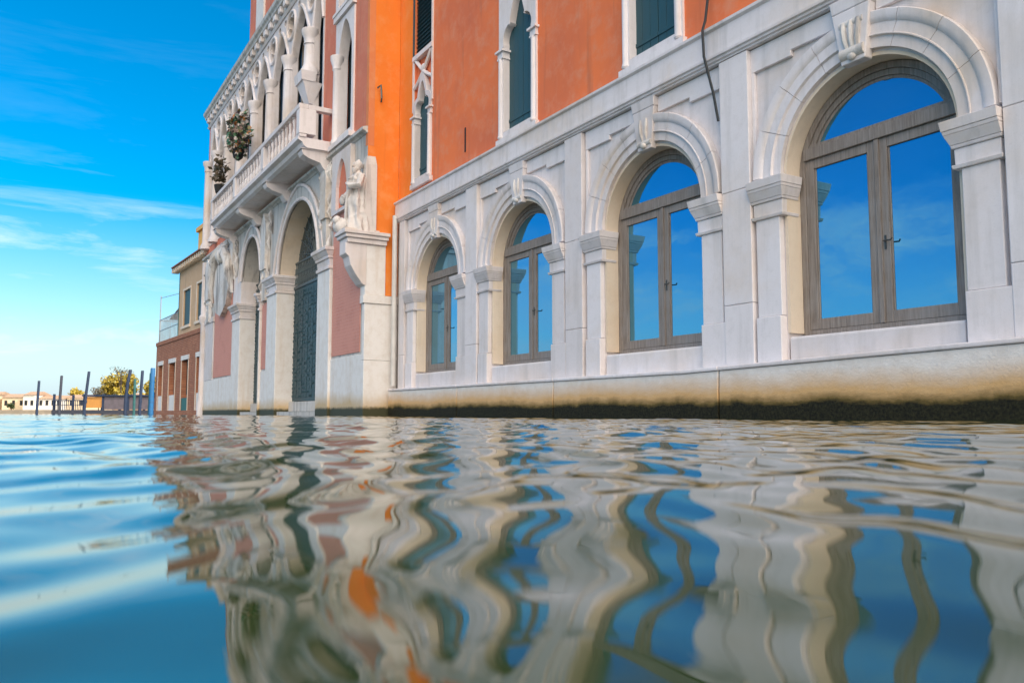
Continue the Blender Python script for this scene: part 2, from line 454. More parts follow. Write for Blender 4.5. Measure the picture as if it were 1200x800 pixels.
class MB:
    def __init__(s):
        s.v = []; s.f = []
    def add(s, vs, fs):
        b = len(s.v)
        s.v.extend(vs)
        s.f.extend([tuple(b + i for i in f) for f in fs])
        return s
    def box(s, u0, u1, y0, y1, z0, z1):
        vs = [(u, y, z) for z in (z0, z1) for y in (y0, y1) for u in (u0, u1)]
        return s.add(vs, [(0, 1, 3, 2), (4, 6, 7, 5), (0, 4, 5, 1), (2, 3, 7, 6), (0, 2, 6, 4), (1, 5, 7, 3)])
    def taper(s, u0, u1, y0, y1, z0, z1, d=0.0, dy=None):
        """box whose top is larger by d on every side"""
        dy = d if dy is None else dy
        vs = [(u0, y0, z0), (u1, y0, z0), (u1, y1, z0), (u0, y1, z0),
              (u0 - d, y0 - dy, z1), (u1 + d, y0 - dy, z1), (u1 + d, y1 + dy, z1), (u0 - d, y1 + dy, z1)]
        return s.add(vs, [(0, 3, 2, 1), (4, 5, 6, 7), (0, 1, 5, 4), (1, 2, 6, 5), (2, 3, 7, 6), (3, 0, 4, 7)])
    def poly(s, pts, y0, y1):
        """prism of a simple (u,z) polygon"""
        n = len(pts)
        vs = [(u, y0, z) for u, z in pts] + [(u, y1, z) for u, z in pts]
        fs = [tuple(range(n)), tuple(range(2 * n - 1, n - 1, -1))]
        fs += [(i, (i + 1) % n, n + (i + 1) % n, n + i) for i in range(n)]
        return s.add(vs, fs)
    def plate(s, outer, holes, y0, y1):
        loops = [outer] + holes
        tri = tessellate_polygon([[Vector((u, z, 0)) for u, z in l] for l in loops])
        allp = [p for l in loops for p in l]
        n = len(allp)
        vs = [(u, y0, z) for u, z in allp] + [(u, y1, z) for u, z in allp]
        fs = [tuple(t) for t in tri] + [tuple(n + i for i in reversed(t)) for t in tri]
        b = 0
        for l in loops:
            k = len(l)
            fs += [(b + i, b + (i + 1) % k, n + b + (i + 1) % k, n + b + i) for i in range(k)]
            b += k
        return s.add(vs, fs)
    def prof(s, pts, us, zf=None):
        """moulding: a (y,z) profile run along u through the stations us"""
        n = len(pts); k = len(us)
        zf = zf or (lambda u: 0.0)
        vs = [(u, y, z + zf(u)) for u in us for y, z in pts]
        fs = []
        for j in range(k - 1):
            fs += [(j * n + i, j * n + (i + 1) % n, (j + 1) * n + (i + 1) % n, (j + 1) * n + i) for i in range(n)]
        fs += [tuple(range(n)), tuple(range((k - 1) * n, k * n))]
        return s.add(vs, fs)
    def arch(s, cu, cz, prof, a0=0.0, a1=PI, n=24, sx=1.0, sz=1.0):
        """sweep a closed (r,y) profile round an arch centre"""
        m = len(prof)
        vs = []
        for j in range(n + 1):
            a = a0 + (a1 - a0) * j / n
            for r, y in prof:
                vs.append((cu + r * math.cos(a) * sx, y, cz + r * math.sin(a) * sz))
        fs = []
        for j in range(n):
            fs += [(j * m + i, j * m + (i + 1) % m, (j + 1) * m + (i + 1) % m, (j + 1) * m + i) for i in range(m)]
        fs += [tuple(range(m)), tuple(range(n * m, (n + 1) * m))]
        return s.add(vs, fs)
    def lathe(s, cu, cy, prof, n=16, sy=1.0):
        m = len(prof)
        vs = [(cu + r * math.cos(2 * PI * j / n), cy + sy * r * math.sin(2 * PI * j / n), z) for j in range(n) for r, z in prof]
        fs = []
        for j in range(n):
            k = (j + 1) % n
            fs += [(j * m + i, j * m + i + 1, k * m + i + 1, k * m + i) for i in range(m - 1)]
        fs += [tuple(j * m for j in range(n)), tuple(j * m + m - 1 for j in range(n))]
        return s.add(vs, fs)
    def tube(s, pts, r, n=8):
        pts = [Vector(p) for p in pts]
        rs = r if isinstance(r, (list, tuple)) else [r] * len(pts)
        vs = []
        for i, p in enumerate(pts):
            d = (pts[min(i + 1, len(pts) - 1)] - pts[max(i - 1, 0)]).normalized()
            a = d.orthogonal().normalized() if i == 0 else (pa - d * pa.dot(d)).normalized()
            pa = a
            b = d.cross(a)
            for k in range(n):
                t = 2 * PI * k / n
                vs.append(tuple(p + (a * math.cos(t) + b * math.sin(t)) * rs[i]))
        fs = []
        for i in range(len(pts) - 1):
            fs += [(i * n + k, i * n + (k + 1) % n, (i + 1) * n + (k + 1) % n, (i + 1) * n + k) for k in range(n)]
        fs += [tuple(range(n)), tuple(range((len(pts) - 1) * n, len(pts) * n))]
        return s.add(vs, fs)
    def ball(s, c, r, nu=10, nv=8):
        rx, ry, rz = r if isinstance(r, tuple) else (r, r, r)
        prof = []
        vs = []
        for i in range(nv + 1):
            t = -PI / 2 + PI * i / nv
            for j in range(nu):
                p = 2 * PI * j / nu
                vs.append((c[0] + rx * max(1e-3, math.cos(t)) * math.cos(p), c[1] + ry * max(1e-3, math.cos(t)) * math.sin(p), c[2] + rz * math.sin(t)))
        fs = [(i * nu + j, i * nu + (j + 1) % nu, (i + 1) * nu + (j + 1) % nu, (i + 1) * nu + j) for i in range(nv) for j in range(nu)]
        fs += [tuple(range(nu)), tuple(range(nv * nu, (nv + 1) * nu))]
        return s.add(vs, fs)
    def mesh(s, name, org=(0, 0, 0), smooth=False, recalc=True):
        me = bpy.data.meshes.new(name)
        me.from_pydata([(v[0] - org[0], v[1] - org[1], v[2] - org[2]) for v in s.v], [], s.f)
        bm = bmesh.new(); bm.from_mesh(me)
        if recalc:
            bmesh.ops.recalc_face_normals(bm, faces=bm.faces)
        if smooth:
            for f in bm.faces: f.smooth = True
            for ed in bm.edges:
                if len(ed.link_faces) == 2 and ed.calc_face_angle(0) > R(38): ed.smooth = False
        bm.to_mesh(me); bm.free()
        return me

def root(name, label, cat, fr, u, y, z=0.0, group=None, rot=0.0):
    o = bpy.data.objects.new(name, None)
    COL.objects.link(o)
    o.empty_display_size = 0.2
    o.location = fr.w(u, y, z)
    o.rotation_euler = (0, 0, fr.a + rot)
    o['label'] = label; o['category'] = cat
    if group: o['group'] = group
    o['_o'] = (u, y, z)
    return o
def part(name, mb, mat, parent, org=None, smooth=False, bevel=0.0, label=None, loc=(0, 0, 0)):
    """one mesh under parent; org = facade coordinates of the object's own origin"""
    base = tuple(parent['_o'])
    org = base if org is None else org
    me = mb.mesh(name, org, smooth)
    me.materials.append(M[mat])
    o = bpy.data.objects.new(name, me)
    COL.objects.link(o)
    o.parent = parent
    o.location = (org[0] - base[0], org[1] - base[1], org[2] - base[2])
    o['_o'] = org
    if bevel:
        b = o.modifiers.new('bevel', 'BEVEL')
        b.width = bevel; b.segments = 2; b.limit_method = 'ANGLE'; b.angle_limit = R(40)
    if label: o['label'] = label
    return o
def single(name, mb, mat, fr, org, label, cat, smooth=False, group=None, bevel=0.0):
    me = mb.mesh(name, org, smooth)
    me.materials.append(M[mat])
    o = bpy.data.objects.new(name, me)
    COL.objects.link(o)
    o.location = fr.w(*org)
    o.rotation_euler = (0, 0, fr.a)
    o['label'] = label; o['category'] = cat
    if group: o['group'] = group
    if bevel:
        b = o.modifiers.new('bevel', 'BEVEL'); b.width = bevel; b.segments = 2; b.limit_method = 'ANGLE'
    return o
def copy_part(o, parent, shift):
    c = o.copy(); COL.objects.link(c); c.parent = parent
    c.location = o.location + Vector(shift)
    for ch in list(o.children):
        g = ch.copy(); COL.objects.link(g); g.parent = c
    return c

def arcpts(cu, cz, r, a0, a1, n):
    return [(cu + r * math.cos(a0 + (a1 - a0) * i / n), cz + r * math.sin(a0 + (a1 - a0) * i / n)) for i in range(n + 1)]
def roundarch(c, hw, z0, zs, n=28):
    return [(c - hw, z0), (c + hw, z0)] + arcpts(c, zs, hw, 0, PI, n)
def pointed(c, hw, z0, zs, h, n=12, ogee=0.0):
    """pointed opening; h = rise of the arch over zs; ogee bends the tip"""
    right = []
    for i in range(n + 1):
        t = i / n
        x = hw * (math.cos(t * PI / 2) ** (0.8) * (1 - ogee) + ogee * (1 - t) ** 1.6)
        z = zs + h * (math.sin(t * PI / 2) * (1 - ogee) + ogee * t ** 1.3)
        right.append((c + x, z))
    left = [(2 * c - u, z) for u, z in reversed(right[:-1])]
    return [(c - hw, z0), (c + hw, z0)] + right + left
def trefoil(c, hw, z0, zs, n=10):
    """three-lobed ogee head over a straight opening"""
    pts = [(c - hw, z0), (c + hw, z0), (c + hw, zs)]
    right = []
    r = hw * 0.52
    right += arcpts(c + hw - r * 0.98, zs + r * 0.55, r, -0.35, PI * 0.52, n)
    zt = right[-1][1] - r * 0.15
    w = hw * 0.50
    for i in range(n + 1):
        t = i / n
        right.append((c + w * (1.12 - 0.12 * t) * (1 - t) ** 0.62, zt + hw * 1.25 * t ** 0.9))
    left = [(2 * c - u, z) for u, z in reversed(right[:-1])]
    return pts + right + left
def circ(cu, cz, r, n=16):
    return [(cu + r * math.cos(2 * PI * i / n), cz + r * math.sin(2 * PI * i / n)) for i in range(n)]
def quatre(cu, cz, r, n=6):
    out = []
    for k in range(4):
        a = k * PI / 2 + PI / 4
        cx, cz2 = cu + r * 0.55 * math.cos(a), cz + r * 0.55 * math.sin(a)
        out += arcpts(cx, cz2, r * 0.5, a - PI * 0.55, a + PI * 0.55, n)
    return out

# =================================================================== WATER
def build_water():
    rows = []
    r = 0.55
    while r < 240:
        rows.append(r)
        if r < 2.6: r += 0.0055
        elif r < 9: r += 0.014
        elif r < 30: r += 0.045
        elif r < 80: r += 0.16
        else: r += 0.9
    rows = np.array(rows)
    A0, A1, NC = R(-52), R(52), 860
    ang = np.linspace(A0, A1, NC)
    rr, aa = np.meshgrid(rows, ang, indexing='ij')
    ay = -0.75
    X = rr * np.sin(aa)
    Y = rr * np.cos(aa) + ay
    dr = np.gradient(rows)[:, None]
    cell = np.maximum(dr, rr * (A1 - A0) / NC)
    Z = np.zeros_like(X)
    rng = np.random.default_rng(11)
    comps = []
    # (wavelength range, slope, count, spread of direction)
    # long swells run up the canal; the short ripples cross it slantwise from both banks
    for lo, hi, slope, cnt, slant in ((0.9, 2.6, 0.006, 9, False), (0.34, 0.9, 0.0055, 14, False), (0.14, 0.34, 0.023, 16, True), (0.07, 0.14, 0.012, 16, True)):
        for k in range(cnt):
            lam = lo * (hi / lo) ** rng.random()
            a = slope * lam / (2 * math.pi) * (0.6 + 0.8 * rng.random())
            if slant:
                th = (1 if k % 2 else -1) * R(30) + rng.normal() * R(15) + 0.06
            else:
                th = math.pi / 2 + 0.20 + rng.normal() * 0.6
            comps.append((lam, a, th, rng.random() * 6.283))
    px = 0.035 * np.sin(2.1 * X + 1.3 * Y) + 0.03 * np.sin(3.7 * Y - 1.1 * X + 1.0)
    for lam, a, th, ph in comps:
        k = 2 * math.pi / lam
        w = np.clip((lam / cell - 2.5) / 2.5, 0, 1)
        Z += a * w * np.sin(k * ((X + px) * math.cos(th) + (Y + px) * math.sin(th)) + ph)
    # gusts: patches that are calmer and patches that are rougher
    g = 0.80 + 0.22 * np.sin(0.9 * X + 0.4 * Y + 1.0) * np.sin(0.7 * Y - 0.3 * X) + 0.12 * np.sin(1.9 * Y + 0.6 * X)
    Z *= g
    Z += 0.02
    nr, nc = X.shape
    co = np.stack([X, Y, Z], -1).reshape(-1, 3)
    i = np.arange(nr - 1)[:, None] * nc + np.arange(nc - 1)[None, :]
    quads = np.stack([i, i + 1, i + nc + 1, i + nc], -1).reshape(-1, 4)
    # the far sheet, a little lower, reaching the horizon all round
    nb = len(co)
    S = 5000.0
    ext = np.array([(-S, -S, -0.06), (S, -S, -0.06), (S, S, -0.06), (-S, S, -0.06)])
    co = np.concatenate([co, ext])
    quads = np.concatenate([quads[:, ::-1], np.array([[nb, nb + 1, nb + 2, nb + 3]])])
    me = bpy.data.meshes.new('water')
    me.vertices.add(len(co)); me.vertices.foreach_set('co', co.astype(np.float32).ravel())
    nf = len(quads)
    me.loops.add(nf * 4); me.loops.foreach_set('vertex_index', quads.astype(np.int32).ravel())
    me.polygons.add(nf)
    me.polygons.foreach_set('loop_start', (np.arange(nf) * 4).astype(np.int32))
    me.polygons.foreach_set('use_smooth', np.ones(nf, dtype=bool))
    me.update(calc_edges=True)
    t = NT('canal_water')
    t.color(t.mix(t.noise(0.8, 4, 0.5), (0.013, 0.026, 0.007), (0.017, 0.031, 0.010)))
    t.set(rough=0.01, ior=1.95)
    rp = t.noise(1.0, 3, 0.5, t.mapping((4.0, 9.0, 1.0)))
    t.bump(rp, 0.03, 0.02)
    me.materials.append(t.m)
    o = bpy.data.objects.new('water', me)
    COL.objects.link(o)
    o['kind'] = 'structure'; o['label'] = 'rippling blue green canal water mirroring the palaces'
build_water()

# =================================================================== WHITE AND SALMON PALAZZO (right)
UC = [4.85, 8.0, 11.2, 14.35]
HW, ZS = 0.97, 2.63
U0, U1 = 0.9, 16.2
pal = root('white_stone_palazzo', 'salmon plastered palazzo with white stone arcade of four arched windows over the water', 'building', FR, 8.5, 0)
def ledge_z(u):
    # the old ledge is not quite level
    return 0.0 if u > 7.2 else 0.10 * (7.2 - u) / 4.4
# stone wall with the window openings
allc = [1.68] + UC
mb = MB()
mb.plate([(U0, 0.45), (U1, 0.45), (U1, 4.20), (U0, 4.20)], [roundarch(c, HW, 0.60, ZS) for c in allc], -0.45, 0.0)
part('stone_wall', mb, 'stone', pal)
# plain strips between the bays, each of a few blocks
piers = [16.02 - 0.13] + [(a + b) / 2 for a, b in zip(allc[:-1], allc[1:])]
for k, p in enumerate(piers):
    mb = MB()
    w = 0.215 if k else 0.14
    for z0, z1 in ((0.60, 1.30), (1.304, 2.61), (2.614, 4.19)):
        mb.box(p - w, p + w, 0.0005, 0.105, z0, z1)
    part('pier_strip', mb, 'stone_smooth', pal, (p, 0, 0), bevel=0.008)
mb = MB()
for c in UC + [1.68]:
    # raised borders over the spandrels leave the panels sunk
    for sgn in (-1, 1):
        a = c + sgn * 1.36; b = c + sgn * 0.22
        pts = [(a, 3.92), (a, 4.19), (b, 4.19), (b, 3.985), (c + sgn * 0.80, 3.985), (c + sgn * 0.80, 3.92)]
        mb.poly(pts, 0.0006, 0.045)
        mb.box(min(a, c + sgn * 1.315), max(a, c + sgn * 1.315), 0.0006, 0.045, 2.68, 3.919)
part('spandrel_border', mb, 'stone_smooth', pal, bevel=0.006)
# left edge pipe and its return
mb = MB().tube([(16.12, 0.17, 0.66), (16.12, 0.17, 4.35)], 0.055, 12)
part('drainpipe', mb, 'pipe', pal, smooth=True)

# one arch surround, then copies
def surround(c):
    mb = MB()
    prof = [(0.972, -0.02), (0.972, 0.055), (1.075, 0.055), (1.085, 0.085), (1.095, 0.085), (1.10, 0.075), (1.20, 0.075), (1.215, 0.092),
            (1.255, 0.104), (1.31, 0.106), (1.32, 0.096), (1.32, 0.0008)]
    segs = [0, 24, 46, 68, 112, 134, 157, 180]
    g = 0.14
    for a, b in zip(segs[:-1], segs[1:]):
        mb.arch(c, ZS + 0.03, [(max(r, 0.972), y) for r, y in prof], R(a + (g if a else 0)), R(b - (g if b < 180 else 0)), 9)
    o = part('archivolt', mb, 'stone', pal, (c, 0, 0), smooth=True)
    # soffit lining: stone inside the arch and jambs, warm bounce light painted in
    mb = MB()
    mb.arch(c, ZS + 0.002, [(0.935, -0.30), (0.935, 0.01), (0.969, 0.01), (0.969, -0.30)], 0, PI, 28)
    for sgn in (-1, 1):
        mb.box(c + sgn * 0.969, c + sgn * 0.935, -0.30, 0.01, 0.93, ZS)
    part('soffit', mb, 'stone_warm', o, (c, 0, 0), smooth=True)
    # keystone with a carved scroll
    mb = MB()
    big = c < 6
    y1 = 0.135 if big else 0.112
    vs = []
    for y, k in ((0.0009, 1.0), (y1, 1.0)):
        vs += [(c - 0.135, y - (0.02 if y > 0.1 else 0), 3.53), (c + 0.135, y - (0.02 if y > 0.1 else 0), 3.53), (c + 0.215, y, 4.07), (c - 0.215, y, 4.07)]
    mb.add(vs, [(0, 1, 2, 3), (7, 6, 5, 4), (0, 4, 5, 1), (1, 5, 6, 2), (2, 6, 7, 3), (3, 7, 4, 0)])
    mb.taper(c - 0.215, c + 0.215, 0.0009, y1, 4.072, 4.20, 0.015)
    ks = part('keystone', mb, 'stone', pal, (c, 0, 0), bevel=0.012)
    mb = MB()
    for zz, rr in ((3.63, 0.062), (3.93, 0.045)) if big else ((3.62, 0.042),):
        mb.tube([(c - 0.13, y1 - 0.035, zz), (c + 0.13, y1 - 0.035, zz)], rr, 12)
    for du in (-0.07, 0.0, 0.07) if big else (-0.05, 0.05):
        mb.tube([(c + du * 0.8, y1 - 0.03, 3.66), (c + du, y1 + 0.004, 3.76), (c + du * 1.2, y1 + 0.002, 3.87), (c + du * 1.2, y1 - 0.01, 3.94)], 0.028 if big else 0.02, 8)
    mb.ball((c, y1 - 0.005, 3.585), (0.05, 0.035, 0.04))
    part('carving', mb, 'stone_carved', ks, (c, 0, 0), smooth=True)
def side_pilaster(c, sgn):
    mb = MB()
    a, b = sorted((c + sgn * HW, c + sgn * 1.335))
    mb.box(a + .02, b - .02, 0.0007, 0.075, 1.124, 2.20)
    mb.box(a - 0.035 * (sgn < 0) + .02 * (sgn > 0), b - .012, -0.20, 0.098, 0.60, 1.12)
    o = part('pilaster', mb, 'stone_smooth', pal, ((a + b) / 2, 0, 0), bevel=0.008)
    cp = MB()
    A, B = (a - 0.03, b) if sgn > 0 else (a, b + 0.03)
    for z0, z1, d0, d1 in ((2.20, 2.235, 0.018, 0.030), (2.237, 2.38, 0.0, 0.004), (2.382, 2.41, 0.02, 0.03), (2.412, 2.50, 0.03, 0.075), (2.502, 2.535, 0.075, 0.085), (2.537, 2.625, 0.09, 0.105)):
        vs = []
        for z, dd in ((z0, d0), (z1, d1)):
            e_ = dd * 0.75
            if sgn > 0: ua, ub = A - e_, min(B + e_, c + 1.36)
            else: ua, ub = max(A - e_, c - 1.36), B + e_
            vs += [(ua, -0.16, z), (ub, -0.16, z), (ub, 0.08 + dd, z), (ua, 0.08 + dd, z)]
        cp.add(vs, [(0, 3, 2, 1), (4, 5, 6, 7), (0, 1, 5, 4), (1, 2, 6, 5), (2, 3, 7, 6), (3, 0, 4, 7)])
    part('capital', cp, 'stone', o, ((a + b) / 2, 0, 0), bevel=0.006)
for c in UC + [1.68]:
    surround(c)
    for sgn in (1, -1):
        side_pilaster(c, sgn)
    mb = MB().prof([(-0.40, 0.60), (0.03, 0.60), (0.03, 0.86), (0.015, 0.885), (-0.40, 0.905)], [c - 0.935 + 0.002, c + 0.935 - 0.002])
    part('window_sill', mb, 'stone_smooth', pal, (c, 0, 0), bevel=0.008)

# timber windows: build one, copy it along the arcade
def arched_window(c):
    yf0, yf1 = -0.27, -0.195
    zb, zt = 0.906, 3.545
    mb = MB()
    hw = 0.932
    r_o = 0.932
    # outer frame: jambs, arched head, transom
    mb.box(c - hw, c - hw + 0.075, yf0, yf1, zb, ZS)
    mb.box(c + hw - 0.075, c + hw, yf0, yf1, zb, ZS)
    mb.box(c - hw + 0.0755, c + hw - 0.0755, yf0, yf1, zb, zb + 0.05)
    for r0, r1, ya, yb in ((0.862, 0.931, yf0, yf1), (0.800, 0.861, yf0 + 0.012, yf1 - 0.022), (0.765, 0.799, yf0 + 0.015, yf1 - 0.04)):
        mb.arch(c, ZS, [(r0, ya), (r0, yb), (r1, yb), (r1, ya)], 0.0, PI, 32)
    mb.box(c - hw + 0.0755, c + hw - 0.0755, yf0, yf1 + 0.02, 2.80, 2.925)
    mb.box(c - hw + 0.09, c + hw - 0.09, yf0 + 0.01, yf1 - 0.01, 2.926, 2.965)
    fo = part('arched_window', mb, 'wood', pal, (c, 0, 0), bevel=0.006)
    # fixed lunette pane
    mb = MB().poly(arcpts(c, ZS, 0.775, math.asin((2.95 - ZS) / 0.775), PI - math.asin((2.95 - ZS) / 0.775), 28), -0.25, -0.242)
    part('pane', mb, 'glass', fo, (c, 0, 0))
    for sgn in (-1, 1):
        mb = MB()
        a, b = (c - hw + 0.078, c - 0.004) if sgn < 0 else (c + 0.004, c + hw - 0.078)
        y0, y1 = -0.262, -0.205
        sw = 0.105
        z0, z1 = zb + 0.053, 2.797
        mb.box(a, a + sw, y0, y1, z0, z1)
        mb.box(b - sw, b, y0, y1, z0, z1)
        mb.box(a + sw + 0.0005, b - sw - 0.0005, y0, y1 - 0.001, z0, z0 + 0.115)
        mb.box(a + sw + 0.0005, b - sw - 0.0005, y0, y1 - 0.001, z1 - 0.10, z1)
        # glazing beads
        bd = 0.018
        for q in ((a + sw, a + sw + bd, z0 + .115, z1 - .1), (b - sw - bd, b - sw, z0 + .115, z1 - .1)):
            mb.box(q[0] + .0008, q[1], y0 + 0.005, y1 - 0.016, q[2], q[3])
        if sgn < 0:
            mb.box(c - 0.03, c + 0.022, y1 + 0.0005, y1 + 0.018, z0, z1)      # cover strip at the meeting stile
        part('casement', mb, 'wood', fo, (c, 0, 0), bevel=0.005)
        mb = MB().box(a + sw - 0.01, b - sw + 0.01, -0.238, -0.230, z0 + 0.1, z1 - 0.09)
        part('pane', mb, 'glass', fo, (c, 0, 0))
    mb = MB()
    mb.box(c - 0.07, c - 0.05, -0.205, -0.199, 1.68, 1.82)
    mb.tube([(c - 0.06, -0.20, 1.76), (c - 0.06, -0.165, 1.76), (c - 0.14, -0.160, 1.755), (c - 0.155, -0.165, 1.775)], 0.008, 8)
    part('handle', mb, 'brass', fo, (c, 0, 0), smooth=True)
    return fo
w0 = arched_window(UC[0])
for c in UC[1:] + [1.68]:
    copy_part(w0, pal, (c - UC[0], 0, 0))
# cornice
us = [U0, U1 + 0.02]
mb = MB().prof([(-0.2, 4.201), (0.108, 4.201), (0.112, 4.222), (0.135, 4.228), (0.14, 4.25), (0.165, 4.262), (0.168, 4.29), (0.130, 4.30), (0.128, 4.60),
                (0.14, 4.606), (0.165, 4.622), (0.168, 4.655), (0.0, 4.70), (-0.2, 4.70)], us)
for u in (2.4, 4.1, 6.45, 8.6, 9.9, 12.2, 13.8):
    pass
part('cornice', mb, 'stone', pal)
# ledge and the tidal plinth, of long blocks
joints = [U0, 3.3, 6.63, 9.95, 13.05, U1 + 0.03]
for a, b in zip(joints[:-1], joints[1:]):
    mb = MB().prof([(-0.2, 0.545), (0.20, 0.545), (0.245, 0.548), (0.252, 0.556), (0.252, 0.584), (0.242, 0.594), (0.10, 0.602), (-0.2, 0.602)], [a + 0.006] + ([7.2] if a < 7.2 < b else []) + [b - 0.006], ledge_z)
    part('ledge', mb, 'stone_smooth', pal, ((a + b) / 2, 0, 0), bevel=0.006)
    mb = MB()
    mb.prof([(-0.2, -0.6), (0.245, -0.6), (0.238, 0.30), (0.230, 0.544), (-0.2, 0.544)], [a + 0.012] + ([7.2] if a < 7.2 < b else []) + [b - 0.012], ledge_z)
    part('plinth', mb, 'plinth', pal, ((a + b) / 2, 0, 0), bevel=0.01)
mb = MB().box(U0, U1, -0.2, 0.08, -0.6, 0.50)
part('foundation', mb, 'plinth', pal)

# upper floor of salmon plaster with window openings
WIN = [(11.3, 0.47, 4.90), (7.9, 0.47, 4.90), (4.5, 0.47, 4.90)]
holes = [[(c - .52, 4.80), (c + .52, 4.80), (c + .52, 8.0), (c - .52, 8.0)] for c, h, z in WIN]
holes += [[(14.66, 4.86), (15.54, 4.86), (15.54, 10.2), (14.66, 10.2)]]
mb = MB().plate([(U0, 4.705), (15.62, 4.705), (15.62, 12.4), (U0, 12.4)], holes, -0.45, 0.0)
part('plaster_wall', mb, 'salmon', pal)
mb = MB().box(15.62, 16.34, -0.45, 0.0, 4.705, 12.4)
part('plaster_strip', mb, 'orange', pal, label='orange strip of plaster in the corner, warm light painted in')
mb = MB().box(U0, 16.34, -12.0, -0.45, -0.6, 12.4)
part('side_wall', mb, 'salmon', pal)
mb = MB().prof([(0.5, 12.4), (0.55, 12.5), (0.5, 12.6), (-6, 15.2), (-12.5, 12.6), (-12.5, 12.4)], [U0 - 0.4, 16.9])
part('roof', mb, 'tile', pal)
# gothic window with trefoil head
def gothic_window(c, z0, zc, hw, post, slim=False):
    mb = MB()
    ow = hw + post
    zt = zc + hw * 3.4
    outer = trefoil(c, ow, z0, zc + 0.10) if slim else [(c - ow, z0), (c + ow, z0), (c + ow, zt), (c - ow, zt)]
    mb.plate(outer, [trefoil(c, hw, z0 + 0.11, zc + 0.10)], -0.13, 0.035)
    mb.box(c - ow - 0.04, c + ow + 0.04, -0.26, 0.075, z0 - 0.10, z0 - 0.002)
    fo = part('gothic_window', mb, 'stone_smooth', pal, (c, 0, z0), bevel=0.0)
    mb = MB()
    for sgn in (-1, 1):
        p = c + sgn * (hw + post * 0.5)
        mb = MB()
        for z_0, z_1, d in ((zc - 0.09, zc - 0.06, 0.02), (zc - 0.058, zc + 0.03, 0.012), (zc + 0.032, zc + 0.07, 0.05)):
            mb.box(p - post * 0.5 - d, p + post * 0.5 + d, -0.10, 0.04 + d, z_0, z_1)
        mb.lathe(p, 0.030, [(0.05, z0 + 0.005), (0.065, z0 + 0.03), (0.052, z0 + 0.09), (0.048, zc - 0.09)], 12)
        part('colonnette', mb, 'stone_smooth', fo, (c, 0, z0), smooth=True)
    mb = MB()
    for sgn in (-1, 1):
        a, b = (c - hw - 0.03, c - 0.004) if sgn < 0 else (c + 0.004, c + hw + 0.03)
        nb = 3
        for k in range(nb):
            w = (b - a) / nb
            mb.box(a + k * w + 0.003, a + (k + 1) * w - 0.003, -0.125, -0.095, z0 + 0.115, zt - 0.35 * slim - 0.05)
        mb.box(a, b, -0.0945, -0.082, z0 + 0.30, z0 + 0.36)
    mb.box(c - hw - .05, c + hw + .05, -0.20, -0.162, z0, zt - 0.35 * slim)
    part('shutter', mb, 'shutter', fo, (c, 0, z0), bevel=0.004)
    return fo
g0 = gothic_window(11.3, 4.80, 6.33, 0.45, 0.15)
copy_part(g0, pal, (7.9 - 11.3, 0, 0)); copy_part(g0, pal, (4.5 - 11.3, 0, 0))
# the narrow stair window: gothic light, crossed tracery, a dark shuttered window above
gw = gothic_window(15.10, 4.90, 6.30, 0.335, 0.105, True)
mb = MB()
zb = 7.02
for sgn in (-1, 1):
    pts = [(15.10 + sgn * (0.42 - 0.80 * t), 0.0, zb + 0.60 * t - 0.06 * math.sin(t * PI)) for t in [i / 8 for i in range(9)]]
    mb.tube(pts, 0.042, 6)
mb.ball((15.10, 0.0, 7.34), (0.09, 0.05, 0.09))
mb.box(14.62, 15.58, -0.2, 0.05, 7.62, 7.72)
mb.box(14.62, 14.675, -0.2, 0.03, 6.5, 7.619)
mb.box(15.545, 15.60, -0.2, 0.03, 6.5, 7.619)
mb.box(14.62, 14.675, -0.2, 0.03, 7.721, 10.2)
part('tracery', mb, 'stone_smooth', pal, (15.10, 0, 7.0))
mb = MB().box(14.66, 15.56, -0.16, -0.06, 6.9, 7.64)
part('spandrel_panel', mb, 'salmon', pal, (15.10, 0, 7.0))
mb = MB().box(14.68, 15.58, -0.16, -0.06, 7.72, 10.2)
for k in range(26):
    z = 7.82 + k * 0.09
    mb.add([(14.70, -0.06, z), (15.56, -0.06, z), (15.56, -0.02, z - 0.055), (14.70, -0.02, z - 0.055)], [(0, 1, 2, 3)])
mb.box(15.56, 15.60, -0.1, 0.03, 7.72, 10.2)
part('louvre_shutter', mb, 'shutter', pal, (15.10, 0, 7.8))
# cable hanging down over the cornice
mb = MB().tube([(6.80, 0.02, 9.0), (6.79, 0.05, 6.2), (6.79, 0.08, 5.2), (6.775, 0.17, 4.76), (6.77, 0.225, 4.62), (6.765, 0.215, 4.3), (6.74, 0.18, 4.1), (6.71, 0.13, 3.85), (6.66, 0.11, 3.50)], 0.016, 8)
part('cable', mb, 'cable', pal, smooth=True)
# plaster drip slot between the windows
mb = MB().box(13.18, 13.22, 0.001, 0.012, 4.98, 5.45)
part('wall_slot', mb, 'dark', pal)

# =================================================================== GOTHIC PALACE (left)
Y = 0.73
PU0, PU1 = 16.36, 34.3
gp = root('gothic_palace', 'rose gothic palace with white tracery loggia, long balcony and two arched water gates', 'building', FR, 25.0, Y)
GR = (21.27, 1.87, 4.00)     # right gate: centre, half width, springing
GL = (26.33, 1.27, 4.45)
